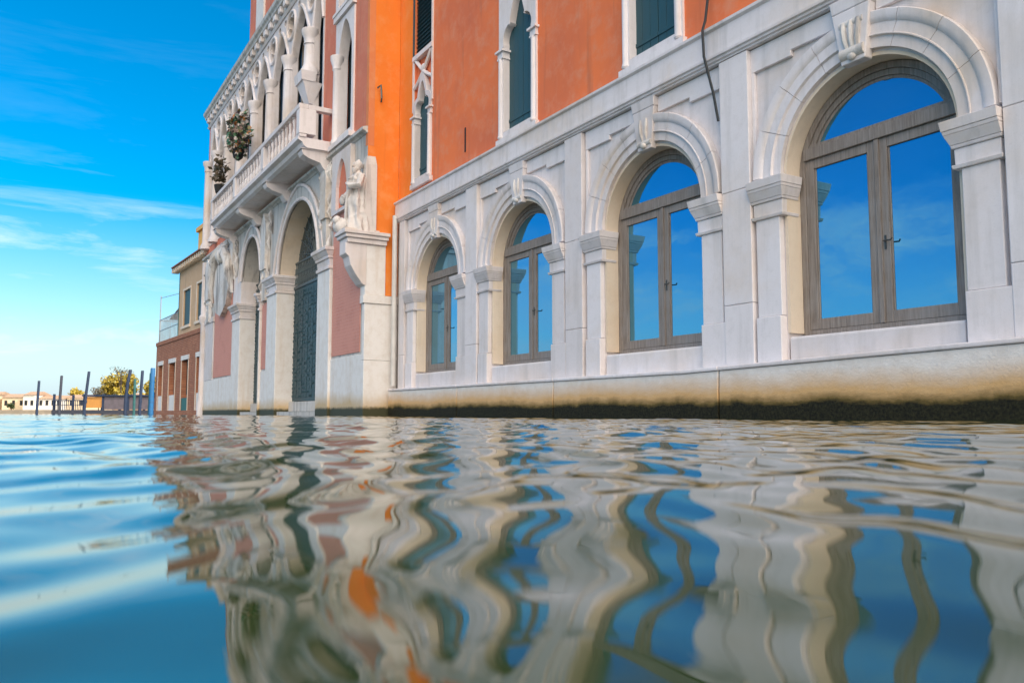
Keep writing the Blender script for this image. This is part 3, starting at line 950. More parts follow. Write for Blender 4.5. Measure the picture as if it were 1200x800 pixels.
# ground wall
mb = MB().plate([(PU0, 0.0), (PU1, 0.0), (PU1, 6.18), (PU0, 6.18)],
                [pointed(GR[0], GR[1], 0.12, GR[2], 1.78, 14, 0.10), pointed(GL[0], GL[1], 0.12, GL[2], 1.30, 14, 0.10)], Y - 0.95, Y)
part('ground_wall', mb, 'stone_grey', gp)
mb = MB().box(PU0, PU1, Y - 12, Y - 0.95, -0.6, 12.38)
part('core_wall', mb, 'rose', gp)
mb = MB()
for a, b in ((PU0 + 0.09, GR[0] - GR[1]), (GR[0] + GR[1], GL[0] - GL[1]), (GL[0] + GL[1], PU1 - 0.02)):
    mb = MB().box(a, b, Y - 0.6, Y + 0.03, -0.6, 1.34)
    part('base_course', mb, 'base', gp, ((a + b) / 2, Y, 0), bevel=0.01)
mb = MB()
for a, b in ((GR[0] - GR[1], GR[0] + GR[1]), (GL[0] - GL[1], GL[0] + GL[1])):
    mb = MB().box(a, b, Y - 1.0, Y - 0.30, -0.6, 0.13)
    part('gate_step', mb, 'base', gp, ((a + b) / 2, Y, 0), bevel=0.01)
# pink panels
mb = MB().box(16.62, 18.46, Y + 0.001, Y + 0.02, 1.40, 5.05)
part('brick_panel', mb, 'pink', gp)
mb = MB().box(28.86, 32.0, Y + 0.001, Y + 0.02, 1.40, 4.7)
part('brick_panel', mb, 'pink', gp)
mb = MB().box(24.35, 24.95, Y + 0.001, Y + 0.02, 1.40, 3.4)
part('brick_panel', mb, 'pink', gp)
# pilasters by the gates, with capitals
def gate_pilaster(a, b, zc, top, mat='base'):
    mb = MB().box(a, b, Y - 0.93, Y + 0.085, -0.6, zc - 0.52)
    o = part('gate_pilaster', mb, mat, gp, ((a + b) / 2, Y, 0), bevel=0.015)
    cp = MB()
    for z0, z1, d0, d1 in ((zc - 0.52, zc - 0.44, 0.04, 0.04), (zc - 0.438, zc - 0.27, 0.0, 0.02), (zc - 0.268, zc - 0.2, 0.05, 0.06), (zc - 0.198, zc - 0.09, 0.06, 0.13), (zc - 0.088, zc, 0.15, 0.16)):
        vs = []
        for z, dd in ((z0, d0), (z1, d1)):
            vs += [(a - dd * .6, Y - 0.9, z), (b + dd * .6, Y - 0.9, z), (b + dd * .6, Y + 0.085 + dd, z), (a - dd * .6, Y + 0.085 + dd, z)]
        cp.add(vs, [(0, 3, 2, 1), (4, 5, 6, 7), (0, 1, 5, 4), (1, 2, 6, 5), (2, 3, 7, 6), (3, 0, 4, 7)])
    part('capital', cp, 'stone', o, ((a + b) / 2, Y, 0), bevel=0.012)
    if top:
        mb = MB().box(a, b, Y - 0.93, Y + 0.075, zc + 0.001, top)
        part('impost_block', mb, 'stone_smooth', o, ((a + b) / 2, Y, 0), bevel=0.012)
gate_pilaster(18.50, GR[0] - GR[1] + 0.02, 4.02, 0)
gate_pilaster(GR[0] + GR[1] - 0.02, 24.18, 4.02, 0)
gate_pilaster(GL[0] + GL[1] - 0.02, 28.72, 3.72, 4.70)
gate_pilaster(24.98, GL[0] - GL[1] + 0.02, 3.72, 4.70)
# arch surrounds
def gate_arch(g, rise, wid):
    c, hw, zs = g
    mb = MB()
    inner = pointed(c, hw, zs, zs, rise, 16, 0.10)[2:]
    outer = pointed(c, hw + wid, zs, zs, rise + wid * 0.95, 16, 0.22)[2:]
    mb.poly([(u, z) for u, z in inner] + [(u, z) for u, z in reversed(outer)], Y + 0.001, Y + 0.07)
    o = part('gate_arch', mb, 'stone_grey', gp, (c, Y, 0), bevel=0.015)
    rim = MB()
    rim.tube([(u, Y + 0.075, z) for u, z in inner], 0.05, 8)
    rim.tube([(u, Y + 0.075, z) for u, z in outer], 0.045, 8)
    part('rim', rim, 'stone', o, (c, Y, 0), smooth=True)
    ln = MB()
    n = len(inner)
    lin = [(c + (u - c) * 0.985, zs + (z - zs) * 0.985) for u, z in inner]
    ln.poly(inner + lin[::-1], Y - 0.93, Y + 0.0)
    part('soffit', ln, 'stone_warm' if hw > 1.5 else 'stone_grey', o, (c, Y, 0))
gate_arch(GR, 1.78, 0.42)
gate_arch(GL, 1.30, 0.36)
# the gates themselves
def gate(g, top, rise, label=None):
    c, hw, zs = g
    y = Y - 0.43
    mb = MB()
    mb.box(c - hw, c + hw, y - 0.06, y, 0.42, top)
    o = part('water_gate', mb, 'door_teal', gp, (c, y, 0))
    pn = MB()
    nx, nz = max(6, int(hw * 8.6)), 27
    for i in range(nx):
        for j in range(nz):
            a = c - hw + (i + 0.5) * 2 * hw / nx; z = 0.50 + (j + 0.5) * (top - 0.58) / nz
            w, h = hw / nx * (0.62 + 0.3 * ((i + j) % 2)), (top - 0.58) / nz * (0.30 + 0.16 * ((i + 1) % 2))
            pn.taper(a - w, a + w, y + 0.0005, y + 0.008 + 0.012 * random.random(), z - h, z + h, 0)
            if (i * 3 + j * 5 + (i * j) % 3) % 4 == 0:
                pn.ball((a, y + 0.02, z), (0.03, 0.022, 0.03), 6, 4)
    part('door_relief', pn, 'door_teal', o, (c, y, 0), bevel=0.008)
    gr = MB()
    gr.box(c - hw, c + hw, y - 0.03, y + 0.03, top, top + 0.07)
    zt2 = top + 0.72
    gr.box(c - hw, c + hw, y - 0.02, y + 0.02, zt2, zt2 + 0.05)
    k = int(hw * 14)
    for i in range(k + 1):
        u = c - hw + 2 * hw * i / k
        gr.tube([(u, y, top + 0.05), (u, y, zt2)], 0.012, 5)
        if i < k:
            a = u + hw / k
            for zc_ in (top + 0.22, top + 0.5):
                gr.tube([(a + 0.055 * math.cos(t), y + 0.012, zc_ + 0.09 * math.sin(t)) for t in [q * 0.7 for q in range(9)]], 0.009, 4)
    # fan of scrolls in the arch head
    for i in range(11):
        a = PI * (i + 0.5) / 11
        r1 = hw * 0.80
        zz0 = zt2 + 0.05
        u1, z1 = c, zz0
        for q in range(1, 60):                      # run each bar out to the arch
            uu, zz = c + 0.04 * q * math.cos(a), zz0 + 0.04 * q * math.sin(a)
            if zz > zs + rise * 0.9 or abs(uu - c) > hw * 0.90 * math.sqrt(max(0, 1 - ((zz - zs) / rise) ** 2)) - 0.08: break
            u1, z1 = uu, zz
        gr.tube([(c + 0.12 * math.cos(a), y, zz0), (u1, y, z1)], 0.013, 5)
        for tt in (0.45, 0.7):
            uu = c + (u1 - c) * tt; zz = zz0 + (z1 - zz0) * tt
            gr.tube([(uu + 0.10 * math.cos(q * 0.75), y + 0.012, zz + 0.10 * math.sin(q * 0.75)) for q in range(9)], 0.010, 4)
    part('iron_grille', gr, 'iron', o, (c, y, 0))
    bk = MB().box(c - hw - 0.1, c + hw + 0.1, y - 0.10, y - 0.065, 0.0, zs + rise)
    part('dark_hall', bk, 'dark_glass', o, (c, y, 0))
    st = MB().box(c - hw, c + hw, y - 0.08, y + 0.10, -0.5, 0.40)
    part('sill_stone', st, 'stone_grey', o, (c, y, 0), bevel=0.012)
gate(GR, 3.62, 1.78)
gate(GL, 3.62, 1.30)
# carved reliefs between and beside the arches
def lancet_head(c, w, z0, z1, y0, y1, mb):
    pts = [(c - w, z0), (c + w, z0)]
    n = 8
    r_ = [(c + w * (1 + 0.35 * math.sin(t * PI)) * (1 - t ** 2.2), z1 - (z1 - z0) * 0.45 * (1 - t)) for t in [i / n for i in range(n + 1)]]
    pts += r_ + [(2 * c - u, z) for u, z in reversed(r_[:-1])]
    mb.poly(pts, y0, y1)
def relief(c, z0, z1, w, seed):
    rnd = random.Random(seed)
    mb = MB()
    mb.box(c - w * 0.32, c + w * 0.32, Y + 0.001, Y + 0.10, z0, z1 - 0.55 * (z1 - z0))
    lancet_head(c, w * 0.42, z0 + 0.35 * (z1 - z0), z1, Y + 0.001, Y + 0.15, mb)
    for k in range(26):
        zz = z0 + (z1 - z0) * rnd.random() ** 0.7
        uu = c + rnd.uniform(-w, w) * 0.9
        h = rnd.uniform(0.15, 0.4)
        mb.tube([(uu, Y + 0.03, zz - h), (uu + rnd.uniform(-.08, .08), Y + 0.08, zz - h * 0.3), (uu + rnd.uniform(-.12, .12), Y + 0.05, min(zz + h * .4, 6.15))], [0.02, rnd.uniform(0.04, 0.09), 0.02], 6)
    part('carved_relief', mb, 'stone_carved', gp, (c, Y, z0), smooth=True)
relief(24.58, 3.45, 6.12, 0.62, 1)
relief(18.95, 4.05, 6.12, 0.50, 2)
relief(28.9, 4.72, 6.1, 0.55, 3)
relief(33.1, 3.6, 6.1, 0.9, 4)
# shield with ribbons
mb = MB()
c = 30.2
pts = [(c + x, z) for x, z in ((-1.15, 5.3), (-0.5, 5.55), (0, 5.45), (0.5, 5.55), (1.15, 5.3), (1.3, 4.6), (0.8, 3.75), (0, 3.55), (-0.85, 3.9), (-1.2, 4.5))]
mb.poly(pts, Y + 0.02, Y + 0.20)
for sgn in (-1, 1):
    mb.tube([(c + sgn * 0.2, Y + 0.2, 6.1), (c + sgn * 0.75, Y + 0.3, 5.8), (c + sgn * 1.2, Y + 0.25, 5.4), (c + sgn * 1.45, Y + 0.25, 4.9), (c + sgn * 1.6, Y + 0.15, 4.2)], [0.12, 0.17, 0.16, 0.15, 0.05], 8)
    mb.tube([(c + sgn * 0.35, Y + 0.15, 5.5), (c + sgn * 0.45, Y + 0.25, 5.9), (c + sgn * 0.8, Y + 0.15, 6.1)], [0.1, 0.15, 0.06], 8)
mb.ball((c, Y + 0.22, 5.75), (0.3, 0.2, 0.28))
part('coat_of_arms', mb, 'stone_carved', gp, (c, Y, 4.5), smooth=True)
# blind niche over the pink panel
mb = MB().plate([(17.15, 4.72), (18.40, 4.72), (18.40, 6.15), (17.15, 6.15)], [pointed(17.74, 0.36, 4.80, 5.35, 0.62, 8, 0.3)], Y + 0.002, Y + 0.11)
part('blind_niche', mb, 'stone', gp)
mb = MB().box(17.3, 18.2, Y + 0.0205, Y + 0.03, 4.75, 6.1)
part('niche_back', mb, 'rose', gp)
# left corner shaft
mb = MB()
mb.lathe(33.95, Y + 0.02, [(0.20, -0.6), (0.20, 0.5), (0.16, 0.6), (0.15, 3.6), (0.21, 3.7), (0.23, 3.9), (0.16, 4.0), (0.15, 6.1)], 14)
mb.box(32.15, 33.72, Y + 0.001, Y + 0.035, 1.345, 3.55)
mb.box(32.05, 34.28, Y + 0.001, Y + 0.06, 3.56, 3.75)
part('corner_shaft', mb, 'stone', gp, smooth=True)
# string course
mb = MB().prof([(Y - 0.2, 6.18), (Y + 0.02, 6.18), (Y + 0.05, 6.21), (Y + 0.12, 6.24), (Y + 0.13, 6.30), (Y + 0.02, 6.33), (Y - 0.2, 6.33)], [PU0, PU1 + 0.03])
part('string_course', mb, 'stone_grey', gp)
# upper wall with loggia opening and single windows
LG0, LG1 = 19.48, 34.0
mb = MB().plate([(PU0, 6.335), (PU1, 6.335), (PU1, 11.868), (PU0, 11.868)],
                [[(LG0, 6.70), (LG1, 6.70), (LG1, 11.72), (LG0, 11.72)],
                 [(17.32, 6.55), (18.42, 6.55), (18.42, 9.42), (17.32, 9.42)],
                 [(17.32, 9.75), (18.42, 9.75), (18.42, 11.8), (17.32, 11.8)]], Y - 0.5, Y)
part('upper_wall', mb, 'rose', gp)
cols = [19.40] + [20.50 + 1.96 * k for k in range(7)] + [33.85]
hol = []
for a, b in zip(cols[:-1], cols[1:]):
    hol.append(pointed((a + b) / 2, (b - a) / 2 - 0.17, 6.72, 10.15, 1.12, 12, 0.45))
for a in cols[1:-1]:
    hol.append(quatre(a, 11.18, 0.34))
for a, b in zip(cols[:-1], cols[1:]):
    hol.append(circ((a + b) / 2 - 0.30, 11.52, 0.11, 10)); hol.append(circ((a + b) / 2 + 0.30, 11.52, 0.11, 10))
mb = MB().plate([(LG0, 6.70), (LG1, 6.70), (LG1, 11.72), (LG0, 11.72)], hol, Y - 0.14, Y + 0.02)
lo = part('loggia_tracery', mb, 'stone', gp, bevel=0.0)
rm = MB()
for a, b in zip(cols[:-1], cols[1:]):
    rm.tube([(u, Y + 0.03, z) for u, z in pointed((a + b) / 2, (b - a) / 2 - 0.11, 10.1, 10.15, 1.21, 12, 0.45)[2:]], 0.05, 6)
for a in cols[1:-1]:
    q = circ(a, 11.18, 0.41, 16); rm.tube([(u, Y + 0.03, z) for u, z in q + q[:1]], 0.045, 6)
part('tracery_moulding', rm, 'stone', lo, smooth=True)
for k, a in enumerate(cols[1:]):
    lo_z = 8.96 if k == 0 else 6.62
    mb = MB().lathe(a, Y + 0.06, [(0.26, lo_z), (0.26, lo_z + .10), (0.22, lo_z + .18), (0.175, lo_z + .28), (0.155, 9.78), (0.185, 9.80), (0.165, 9.86), (0.185, 9.98), (0.24, 10.10), (0.24, 10.20)], 14)
    if k == 0:
        mb.taper(a - 0.16, a + 0.16, Y + 0.0, Y + 0.12, 8.15, 8.70, 0.12, 0.2)
        mb.taper(a - 0.30, a + 0.30, Y + 0.0, Y + 0.36, 8.702, 8.955, 0.03)
    part('column', mb, 'stone', lo, (a, Y, 6.6), smooth=True)
for k, (a, b) in enumerate(zip(cols[:-1], cols[1:])):
    mb = MB().box(a, b, Y - 0.34, Y - 0.28, 6.7, 11.72)
    m_ = (a + b) / 2
    w = part('loggia_window', mb, 'dark_glass', gp, (m_, Y, 6.7))
    fr_ = MB()
    for u in (a + 0.24, m_, b - 0.24):
        fr_.box(u - 0.045, u + 0.045, Y - 0.279, Y - 0.23, 6.7, 11.0)
    fr_.box(a + 0.2, b - 0.2, Y - 0.2795, Y - 0.225, 9.4, 9.5)
    part('window_frame', fr_, 'wood', w, (m_, Y, 6.7))
    if k in (1, 4):
        cu = MB()
        for q in range(9):
            u = a + 0.30 + q * 0.09
            cu.tube([(u, Y - 0.21, 7.2), (u + 0.02, Y - 0.20, 10.4)], 0.045, 6)
        part('curtain', cu, 'curtain', w, (m_, Y, 6.7), smooth=True)
# single gothic window beside the corner
mb = MB().plate([(17.24, 6.46), (18.50, 6.46), (18.50, 9.50), (17.24, 9.50)], [pointed(17.84, 0.46, 6.62, 8.62, 0.78, 10, 0.35)], Y - 0.2, Y + 0.04)
mb.box(17.16, 18.60, Y - 0.2, Y + 0.16, 6.34, 6.458)
mb.box(17.20, 18.54, Y - 0.2, Y + 0.10, 9.52, 9.66)
so = part('gothic_window', mb, 'stone_smooth', gp, (17.87, Y, 6.4))
mb = MB()
for p in (18.40,):
    mb.lathe(p, Y + 0.03, [(0.12, 6.46), (0.13, 6.55), (0.10, 6.62), (0.095, 8.30), (0.12, 8.34), (0.11, 8.4), (0.17, 8.58), (0.17, 8.66)], 12)
part('colonnette', mb, 'stone', so, (17.87, Y, 6.4), smooth=True)
mb = MB().box(17.3, 18.45, Y - 0.34, Y - 0.26, 6.5, 11.8)
part('pane', mb, 'dark_glass', so, (17.87, Y, 6.4))
mb = MB()
for p in (17.30, 18.40):
    mb.box(p - 0.10, p + 0.10, Y - 0.3, Y + 0.06, 9.68, 11.85)
mb.box(17.16, 18.56, Y - 0.3, Y + 0.12, 9.665, 9.74)
part('window_jamb', mb, 'stone_smooth', gp, (17.87, Y, 9.7))
# balcony
bal = MB().prof([(Y + 0.0, 6.42), (Y + 0.62, 6.42), (Y + 0.70, 6.47), (Y + 0.74, 6.55), (Y + 0.84, 6.60), (Y + 0.84, 6.66), (Y + 0.0, 6.66)], [18.75, 29.15])
bo = part('balcony', bal, 'stone_smooth', gp, (23.9, Y, 6.5))
hr = MB()
hr.box(18.72, 29.18, Y + 0.62, Y + 0.84, 7.36, 7.48)
hr.box(18.72, 29.18, Y + 0.64, Y + 0.82, 6.662, 6.74)
for a in (18.72, 29.0):
    hr.box(a, a + 0.18, Y + 0.02, Y + 0.618, 7.36, 7.48)
part('handrail', hr, 'stone_smooth', bo, (23.9, Y, 6.5), bevel=0.012)
for a in (18.84, 22.2, 25.6, 29.05):
    mb = MB().box(a - 0.13, a + 0.13, Y + (0.42 if a < 19 else 0.60), Y + 0.83, 6.742, 7.358)
    part('post', mb, 'stone_smooth', bo, (a, Y, 6.7), bevel=0.01)
b0 = None
u = 19.12
while u < 28.9:
    if all(abs(u - a) > 0.2 for a in (18.84, 22.2, 25.6, 29.05)):
        if b0 is None:
            mb = MB().lathe(u, Y + 0.73, [(0.065, 6.741), (0.065, 6.79), (0.04, 6.82), (0.06, 6.90), (0.05, 7.0), (0.03, 7.06), (0.042, 7.08), (0.03, 7.10), (0.045, 7.17), (0.055, 7.26), (0.035, 7.31), (0.065, 7.33), (0.065, 7.359)], 8)
            b0 = part('baluster', mb, 'stone_smooth', bo, (u, Y, 6.7), smooth=True); ub = u
        else:
            copy_part(b0, bo, (u - ub, 0, 0))
    u += 0.33
c0 = None
for a in (19.0, 22.3, 25.6, 28.9):
    if c0 is None:
        mb = MB()
        prof = [(Y + 0.0, 5.95), (Y + 0.14, 5.95), (Y + 0.20, 6.02), (Y + 0.26, 6.12), (Y + 0.42, 6.16), (Y + 0.56, 6.20), (Y + 0.68, 6.27), (Y + 0.72, 6.36), (Y + 0.70, 6.415), (Y + 0.0, 6.415)]
        mb.prof(prof, [a - 0.17, a + 0.17])
        mb.box(a - 0.21, a + 0.21, Y + 0.0, Y + 0.76, 6.40, 6.419)
        c0 = part('bracket', mb, 'stone_smooth', bo, (a, Y, 6.2), bevel=0.015)
    else:
        copy_part(c0, bo, (a - 19.0, 0, 0))
# main cornice with blocks
co = MB().prof([(Y - 0.5, 11.87), (Y + 0.03, 11.87), (Y + 0.05, 11.90), (Y + 0.05, 12.10), (Y + 0.17, 12.12), (Y + 0.18, 12.2), (Y + 0.24, 12.26), (Y + 0.26, 12.36), (Y - 0.5, 12.42)], [PU0 - 0.05, PU1 + 0.12])
cn = part('cornice', co, 'stone_grey', gp)
dn = MB().box(PU0 + 0.2, PU0 + 0.46, Y + 0.0505, Y + 0.16, 11.915, 12.105)
d0 = part('cornice_block', dn, 'stone_smooth', cn, (PU0 + 0.33, Y, 12.0), bevel=0.015)
for k in range(1, 32):
    copy_part(d0, cn, (0.56 * k, 0, 0))
fz = MB().prof([(Y - 0.3, 11.725), (Y + 0.05, 11.725), (Y + 0.09, 11.80), (Y + 0.05, 11.86), (Y - 0.3, 11.86)], [PU0, PU1 + 0.05])
part('frieze', fz, 'stone', gp)
# attic storey set back above
mb = MB().box(PU0, 28.4, -4.0, Y - 0.15, 12.44, 16.2)
at_ = part('attic', mb, 'rose', gp)
mb = MB().box(26.3, 27.3, Y - 0.1495, Y - 0.09, 12.9, 15.6)
part('attic_window', mb, 'white', at_)
mb = MB().prof([(-4.6, 16.2), (0.8, 16.2), (0.8, 16.35), (-2, 17.1), (-4.6, 16.35)], [PU0 - .3, 28.7])
part('attic_roof', mb, 'tile', at_)
mb = MB().box(PU0, PU1, Y - 12, Y - 0.501, 12.385, 12.5)
part('roof', mb, 'tile', gp)
# near corner: orange return wall with warm light in its colour, white quoins
mb = MB().box(PU0 - 0.012, PU0 - 0.001, 0.001, Y + 0.0, 2.62, 12.0)
part('return_wall', mb, 'orange', gp, label='orange plaster end wall facing the camera, warm light painted in')
mb = MB().box(PU0 - 0.04, PU0 + 0.10, 0.001, Y + 0.035, -0.6, 1.20)
mb.box(PU0 - 0.04, PU0 + 0.10, 0.001, Y + 0.035, 1.204, 2.42)
mb.box(PU0 - 0.07, PU0 + 0.16, 0.001, Y + 0.07, 2.424, 2.60)
mb.box(PU0 - 0.035, PU0 + 0.24, Y - 0.44, Y + 0.03, 2.604, 3.698)
part('corner_pier', mb, 'base', gp, bevel=0.012)
mb = MB().box(PU0 - 0.016, PU0 + 0.12, Y - 0.14, Y + 0.004, 5.9, 12.0)
part('corner_strip', mb, 'apricot', gp)
# bracket at the corner for the statue
mb = MB()
for z0, z1, d in ((3.70, 3.80, 0.0), (3.802, 3.88, 0.05), (3.882, 3.96, 0.09)):
    mb.box(PU0 - 0.10 - d, PU0 + 0.40 + d, Y - 0.44 - d * .5, Y + 0.46 + d, z0, z1)
pr = [(Y + 0.03, 2.80), (Y + 0.10, 2.84), (Y + 0.24, 3.02), (Y + 0.36, 3.22), (Y + 0.40, 3.40), (Y + 0.48, 3.46), (Y + 0.48, 3.698), (Y + 0.0, 3.698), (Y + 0.0, 2.80)]
mb.prof(pr, [PU0 - 0.045, PU0 + 0.34])
part('statue_bracket', mb, 'stone_smooth', gp, (PU0, Y, 3.3), bevel=0.014)
mb = MB().tube([(16.30, 0.55, 7.2), (16.22, 0.5, 7.25), (16.22, 0.48, 6.95), (16.30, 0.46, 6.9)], 0.02, 6)
part('iron_hook', mb, 'iron', gp)

# =================================================================== STATUE on the corner bracket
def statue():
    mb = MB()
    cu, cy, z0 = PU0 + 0.14, Y + 0.13, 3.962
    H_ = 1.56
    n, mrows = 40, 46
    vs = []
    for i in range(mrows + 1):
        t = i / mrows
        z = z0 + t * H_ * 0.86
        # radius of the draped figure by height: hem, knees, hips, waist, shoulders
        keys = [(0, .27), (.12, .25), (.35, .225), (.52, .235), (.64, .19), (.78, .235), (.88, .24), (.95, .15), (1, .08)]
        for (ta, ra), (tb, rb) in zip(keys[:-1], keys[1:]):
            if ta <= t <= tb:
                f = (t - ta) / (tb - ta); f = f * f * (3 - 2 * f)
                r0 = ra + (rb - ra) * f
                break
        for j in range(n):
            a = 2 * PI * j / n
            fold = 0.17 * math.sin(a * 7 + 3.0 * t + 0.7 * math.sin(5 * t)) * (1 - t) ** 0.5 + 0.05 * math.sin(a * 11 - 7 * t)
            diag = 0.07 * math.sin(a * 3 + 14 * t) * (0.3 < t < 0.85)
            r = r0 * (1 + (fold + diag) * (1 - 0.6 * (t > 0.88)))
            lean = 0.05 * math.sin(t * 3)
            vs.append((cu + r * math.cos(a) * 1.0 + lean, cy + r * math.sin(a) * 0.9 + 0.03 * t, z))
    fs = [(i * n + j, i * n + (j + 1) % n, (i + 1) * n + (j + 1) % n, (i + 1) * n + j) for i in range(mrows) for j in range(n)]
    fs += [tuple(range(n)), tuple(range(mrows * n, (mrows + 1) * n))]
    mb.add(vs, fs)
    hz = z0 + H_ * 0.90
    mb.tube([(cu, cy, z0 + H_ * 0.82), (cu + .01, cy + .03, hz - 0.04)], [0.085, 0.07], 10)
    hd = (cu + 0.0, cy + 0.05, hz + 0.06)
    mb.ball(hd, (0.085, 0.10, 0.125), 16, 12)
    mb.ball((hd[0] - 0.03, hd[1] + 0.09, hd[2] - 0.01), (0.025, 0.045, 0.03), 8, 6)        # nose
    mb.ball((hd[0] - 0.02, hd[1] + 0.07, hd[2] - 0.10), (0.07, 0.07, 0.09), 10, 8)           # beard
    mb.ball((hd[0], hd[1] - 0.03, hd[2] + 0.04), (0.105, 0.105, 0.115), 14, 10)               # hair
    # arms: one across the chest, one down holding a book to the hip
    mb.tube([(cu - 0.20, cy + 0.02, z0 + 1.22), (cu - 0.29, cy + 0.10, z0 + 0.98), (cu - 0.14, cy + 0.27, z0 + 0.98), (cu + 0.02, cy + 0.27, z0 + 1.06)], [0.085, 0.08, 0.06, 0.045], 10)
    mb.tube([(cu + 0.20, cy + 0.04, z0 + 1.22), (cu + 0.31, cy + 0.10, z0 + 0.95), (cu + 0.27, cy + 0.24, z0 + 0.80), (cu + 0.22, cy + 0.30, z0 + 0.78)], [0.085, 0.085, 0.065, 0.05], 10)
    mb.ball((cu + 0.30, cy + 0.26, z0 + 0.76), (0.10, 0.07, 0.12), 10, 8)
    # mantle falling diagonally
    for k in range(5):
        mb.tube([(cu - 0.2 + 0.03 * k, cy + 0.10, z0 + 1.25 - 0.02 * k), (cu - 0.02 + 0.02 * k, cy + 0.25, z0 + 0.88 - 0.05 * k), (cu + 0.17, cy + 0.24, z0 + 0.60 - 0.06 * k), (cu + 0.22, cy + 0.16, z0 + 0.3 - 0.05 * k)], [0.03, 0.035, 0.03, 0.015], 6)
    # rounded beast by the feet
    mb.ball((cu + 0.28, cy + 0.30, z0 + 0.17), (0.20, 0.17, 0.19), 14, 10)
    mb.ball((cu + 0.24, cy + 0.40, z0 + 0.28), (0.10, 0.10, 0.10), 10, 8)
    mb.box(cu - 0.22, cu + 0.34, cy - 0.40, cy + 0.38, z0 - 0.0, z0 + 0.05)
    # block it is carved from, to the wall
    mb.box(PU0 - 0.05, PU0 + 0.2, Y - 0.20, Y + 0.05, z0 + 0.05, z0 + 1.50)
    mb.taper(PU0 - 0.05, PU0 + 0.2, Y - 0.20, Y + 0.05, z0 + 1.501, z0 + 1.70, -0.03)
    from mathutils import noise as mn
    mb.v = [tuple(Vector(v) + mn.noise_vector(Vector(v) * 9.0) * 0.022 + mn.noise_vector(Vector(v) * 23.0) * 0.008) if v[2] > z0 + 0.06 else v for v in mb.v]
    o = single('statue', mb, 'stone_carved_pale', FR, (PU0, Y, 3.96), 'pale stone statue of a robed figure standing on the corner bracket of the palace', 'statue', smooth=True)
statue()

# =================================================================== PLANTS ON THE BALCONY
def leaves(mb, c, r, n, size, rnd, shell=0.35, flat=1.0):
    for k in range(n):
        d = Vector((rnd.gauss(0, 1), rnd.gauss(0, 1), rnd.gauss(0, 1))).normalized()
        rad = (shell + (1 - shell) * rnd.random() ** 0.5) * (0.82 + 0.30 * math.sin(3 * d.x + 2.3 * d.z * 2 + c[0]) * math.sin(4 * d.y + 1))
        p = Vector((c[0] + d.x * r[0] * rad, c[1] + d.y * r[1] * rad, c[2] + d.z * r[2] * rad))
        a = Vector((rnd.gauss(0, 1), rnd.gauss(0, 1), rnd.gauss(0, 1))).normalized()
        b = a.cross(Vector((rnd.gauss(0, 1), rnd.gauss(0, 1), rnd.gauss(0, 1)))).normalized()
        s = size * rnd.uniform(0.6, 1.4)
        mb.add([tuple(p - a * s), tuple(p + b * s * 0.55), tuple(p + a * s), tuple(p - b * s * 0.55)], [(0, 1, 2, 3)])
def hanging_plant(c, r, n, label, mat='flower_leaf', pot=True, seed=1):
    rnd = random.Random(seed)
    o = root('balcony_plant', label, 'plant', FR, c[0], c[1], c[2] - r[2], group='plants on the palace balcony')
    mb = MB(); leaves(mb, c, r, n, 0.09, rnd)
    part('foliage', mb, mat, o, smooth=False)
    if pot:
        mb = MB().lathe(c[0], c[1], [(0.06, c[2] - r[2] * 1.0), (0.14, c[2] - r[2] * 0.92), (0.19, c[2] - r[2] * 0.62), (0.17, c[2] - r[2] * 0.6)], 14)
        part('pot', mb, 'dark', o, smooth=True)
hanging_plant((25.75, Y + 0.70, 8.85), (0.55, 0.42, 0.85), 800, 'large round ball of mixed flowers and leaves above the balcony rail', seed=3)
hanging_plant((29.2, Y + 0.55, 8.55), (0.34, 0.30, 0.80), 200, 'slim straggling plant with brown leaves at the far end of the balcony', 'dry_leaf', seed=4)

# =================================================================== SMALL BRICK HOUSE beyond
hs_ = root('brick_house', 'small house with red brick ground floor, beige upper floor and orange chimney', 'building', FH, 4.0, 0)
bw = [(0.45, 1.55), (3.0, 4.25), (5.55, 6.85), (8.3, 9.35)]
mb = MB().plate([(-0.3, -0.5), (10.0, -0.5), (10.0, 3.55), (-0.3, 3.55)], [[(a, 0.2), (b, 0.2), (b, 2.42), (a, 2.42)] for a, b in bw], -0.3, 0.0)
part('brick_wall', mb, 'brick', hs_)
mb = MB().box(-0.3, 10.0, -7, -0.3, -0.5, 3.55)
part('rear_wall', mb, 'brick', hs_)
mb = MB().box(-0.3, 10.02, -0.2, 0.04, 3.42, 3.60)
part('string_course', mb, 'brick', hs_)
for k, (a, b) in enumerate(bw):
    mb = MB().box(a - 0.12, b + 0.12, -0.1, 0.03, 2.42, 2.62)
    w = part('window', mb, 'white', hs_, ((a + b) / 2, 0, 0))
    mb = MB()
    mb.box(a, b, -0.29, -0.22, 0.9, 2.42)
    part('pane', mb, 'dark_brick' if k in (0, 2, 3) else 'dark', w, ((a + b) / 2, 0, 0))
    mb = MB().box(a, b, -0.18, -0.02, 0.0, 0.92 if k != 1 else 0.75)
    part('panel', mb, 'green_paint' if k == 1 else 'white', w, ((a + b) / 2, 0, 0))
    mb = MB().box(a - 0.08, a - 0.001, -0.2, 0.02, 0.2, 2.42).box(b + 0.001, b + 0.08, -0.2, 0.02, 0.2, 2.42)
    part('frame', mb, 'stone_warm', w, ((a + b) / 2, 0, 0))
uw = [(0.5, 1.95), (3.1, 4.45)]
mb = MB().plate([(-0.3, 3.605), (5.3, 3.605), (5.3, 6.62), (-0.3, 6.62)], [[(a, 3.95), (b, 3.95), (b, 5.55), (a, 5.55)] for a, b in uw], -0.3, -0.02)
part('plaster_wall', mb, 'beige', hs_)
mb = MB().box(-0.3, 5.3, -6.5, -0.3, 3.605, 6.62)
part('upper_wall', mb, 'beige', hs_)
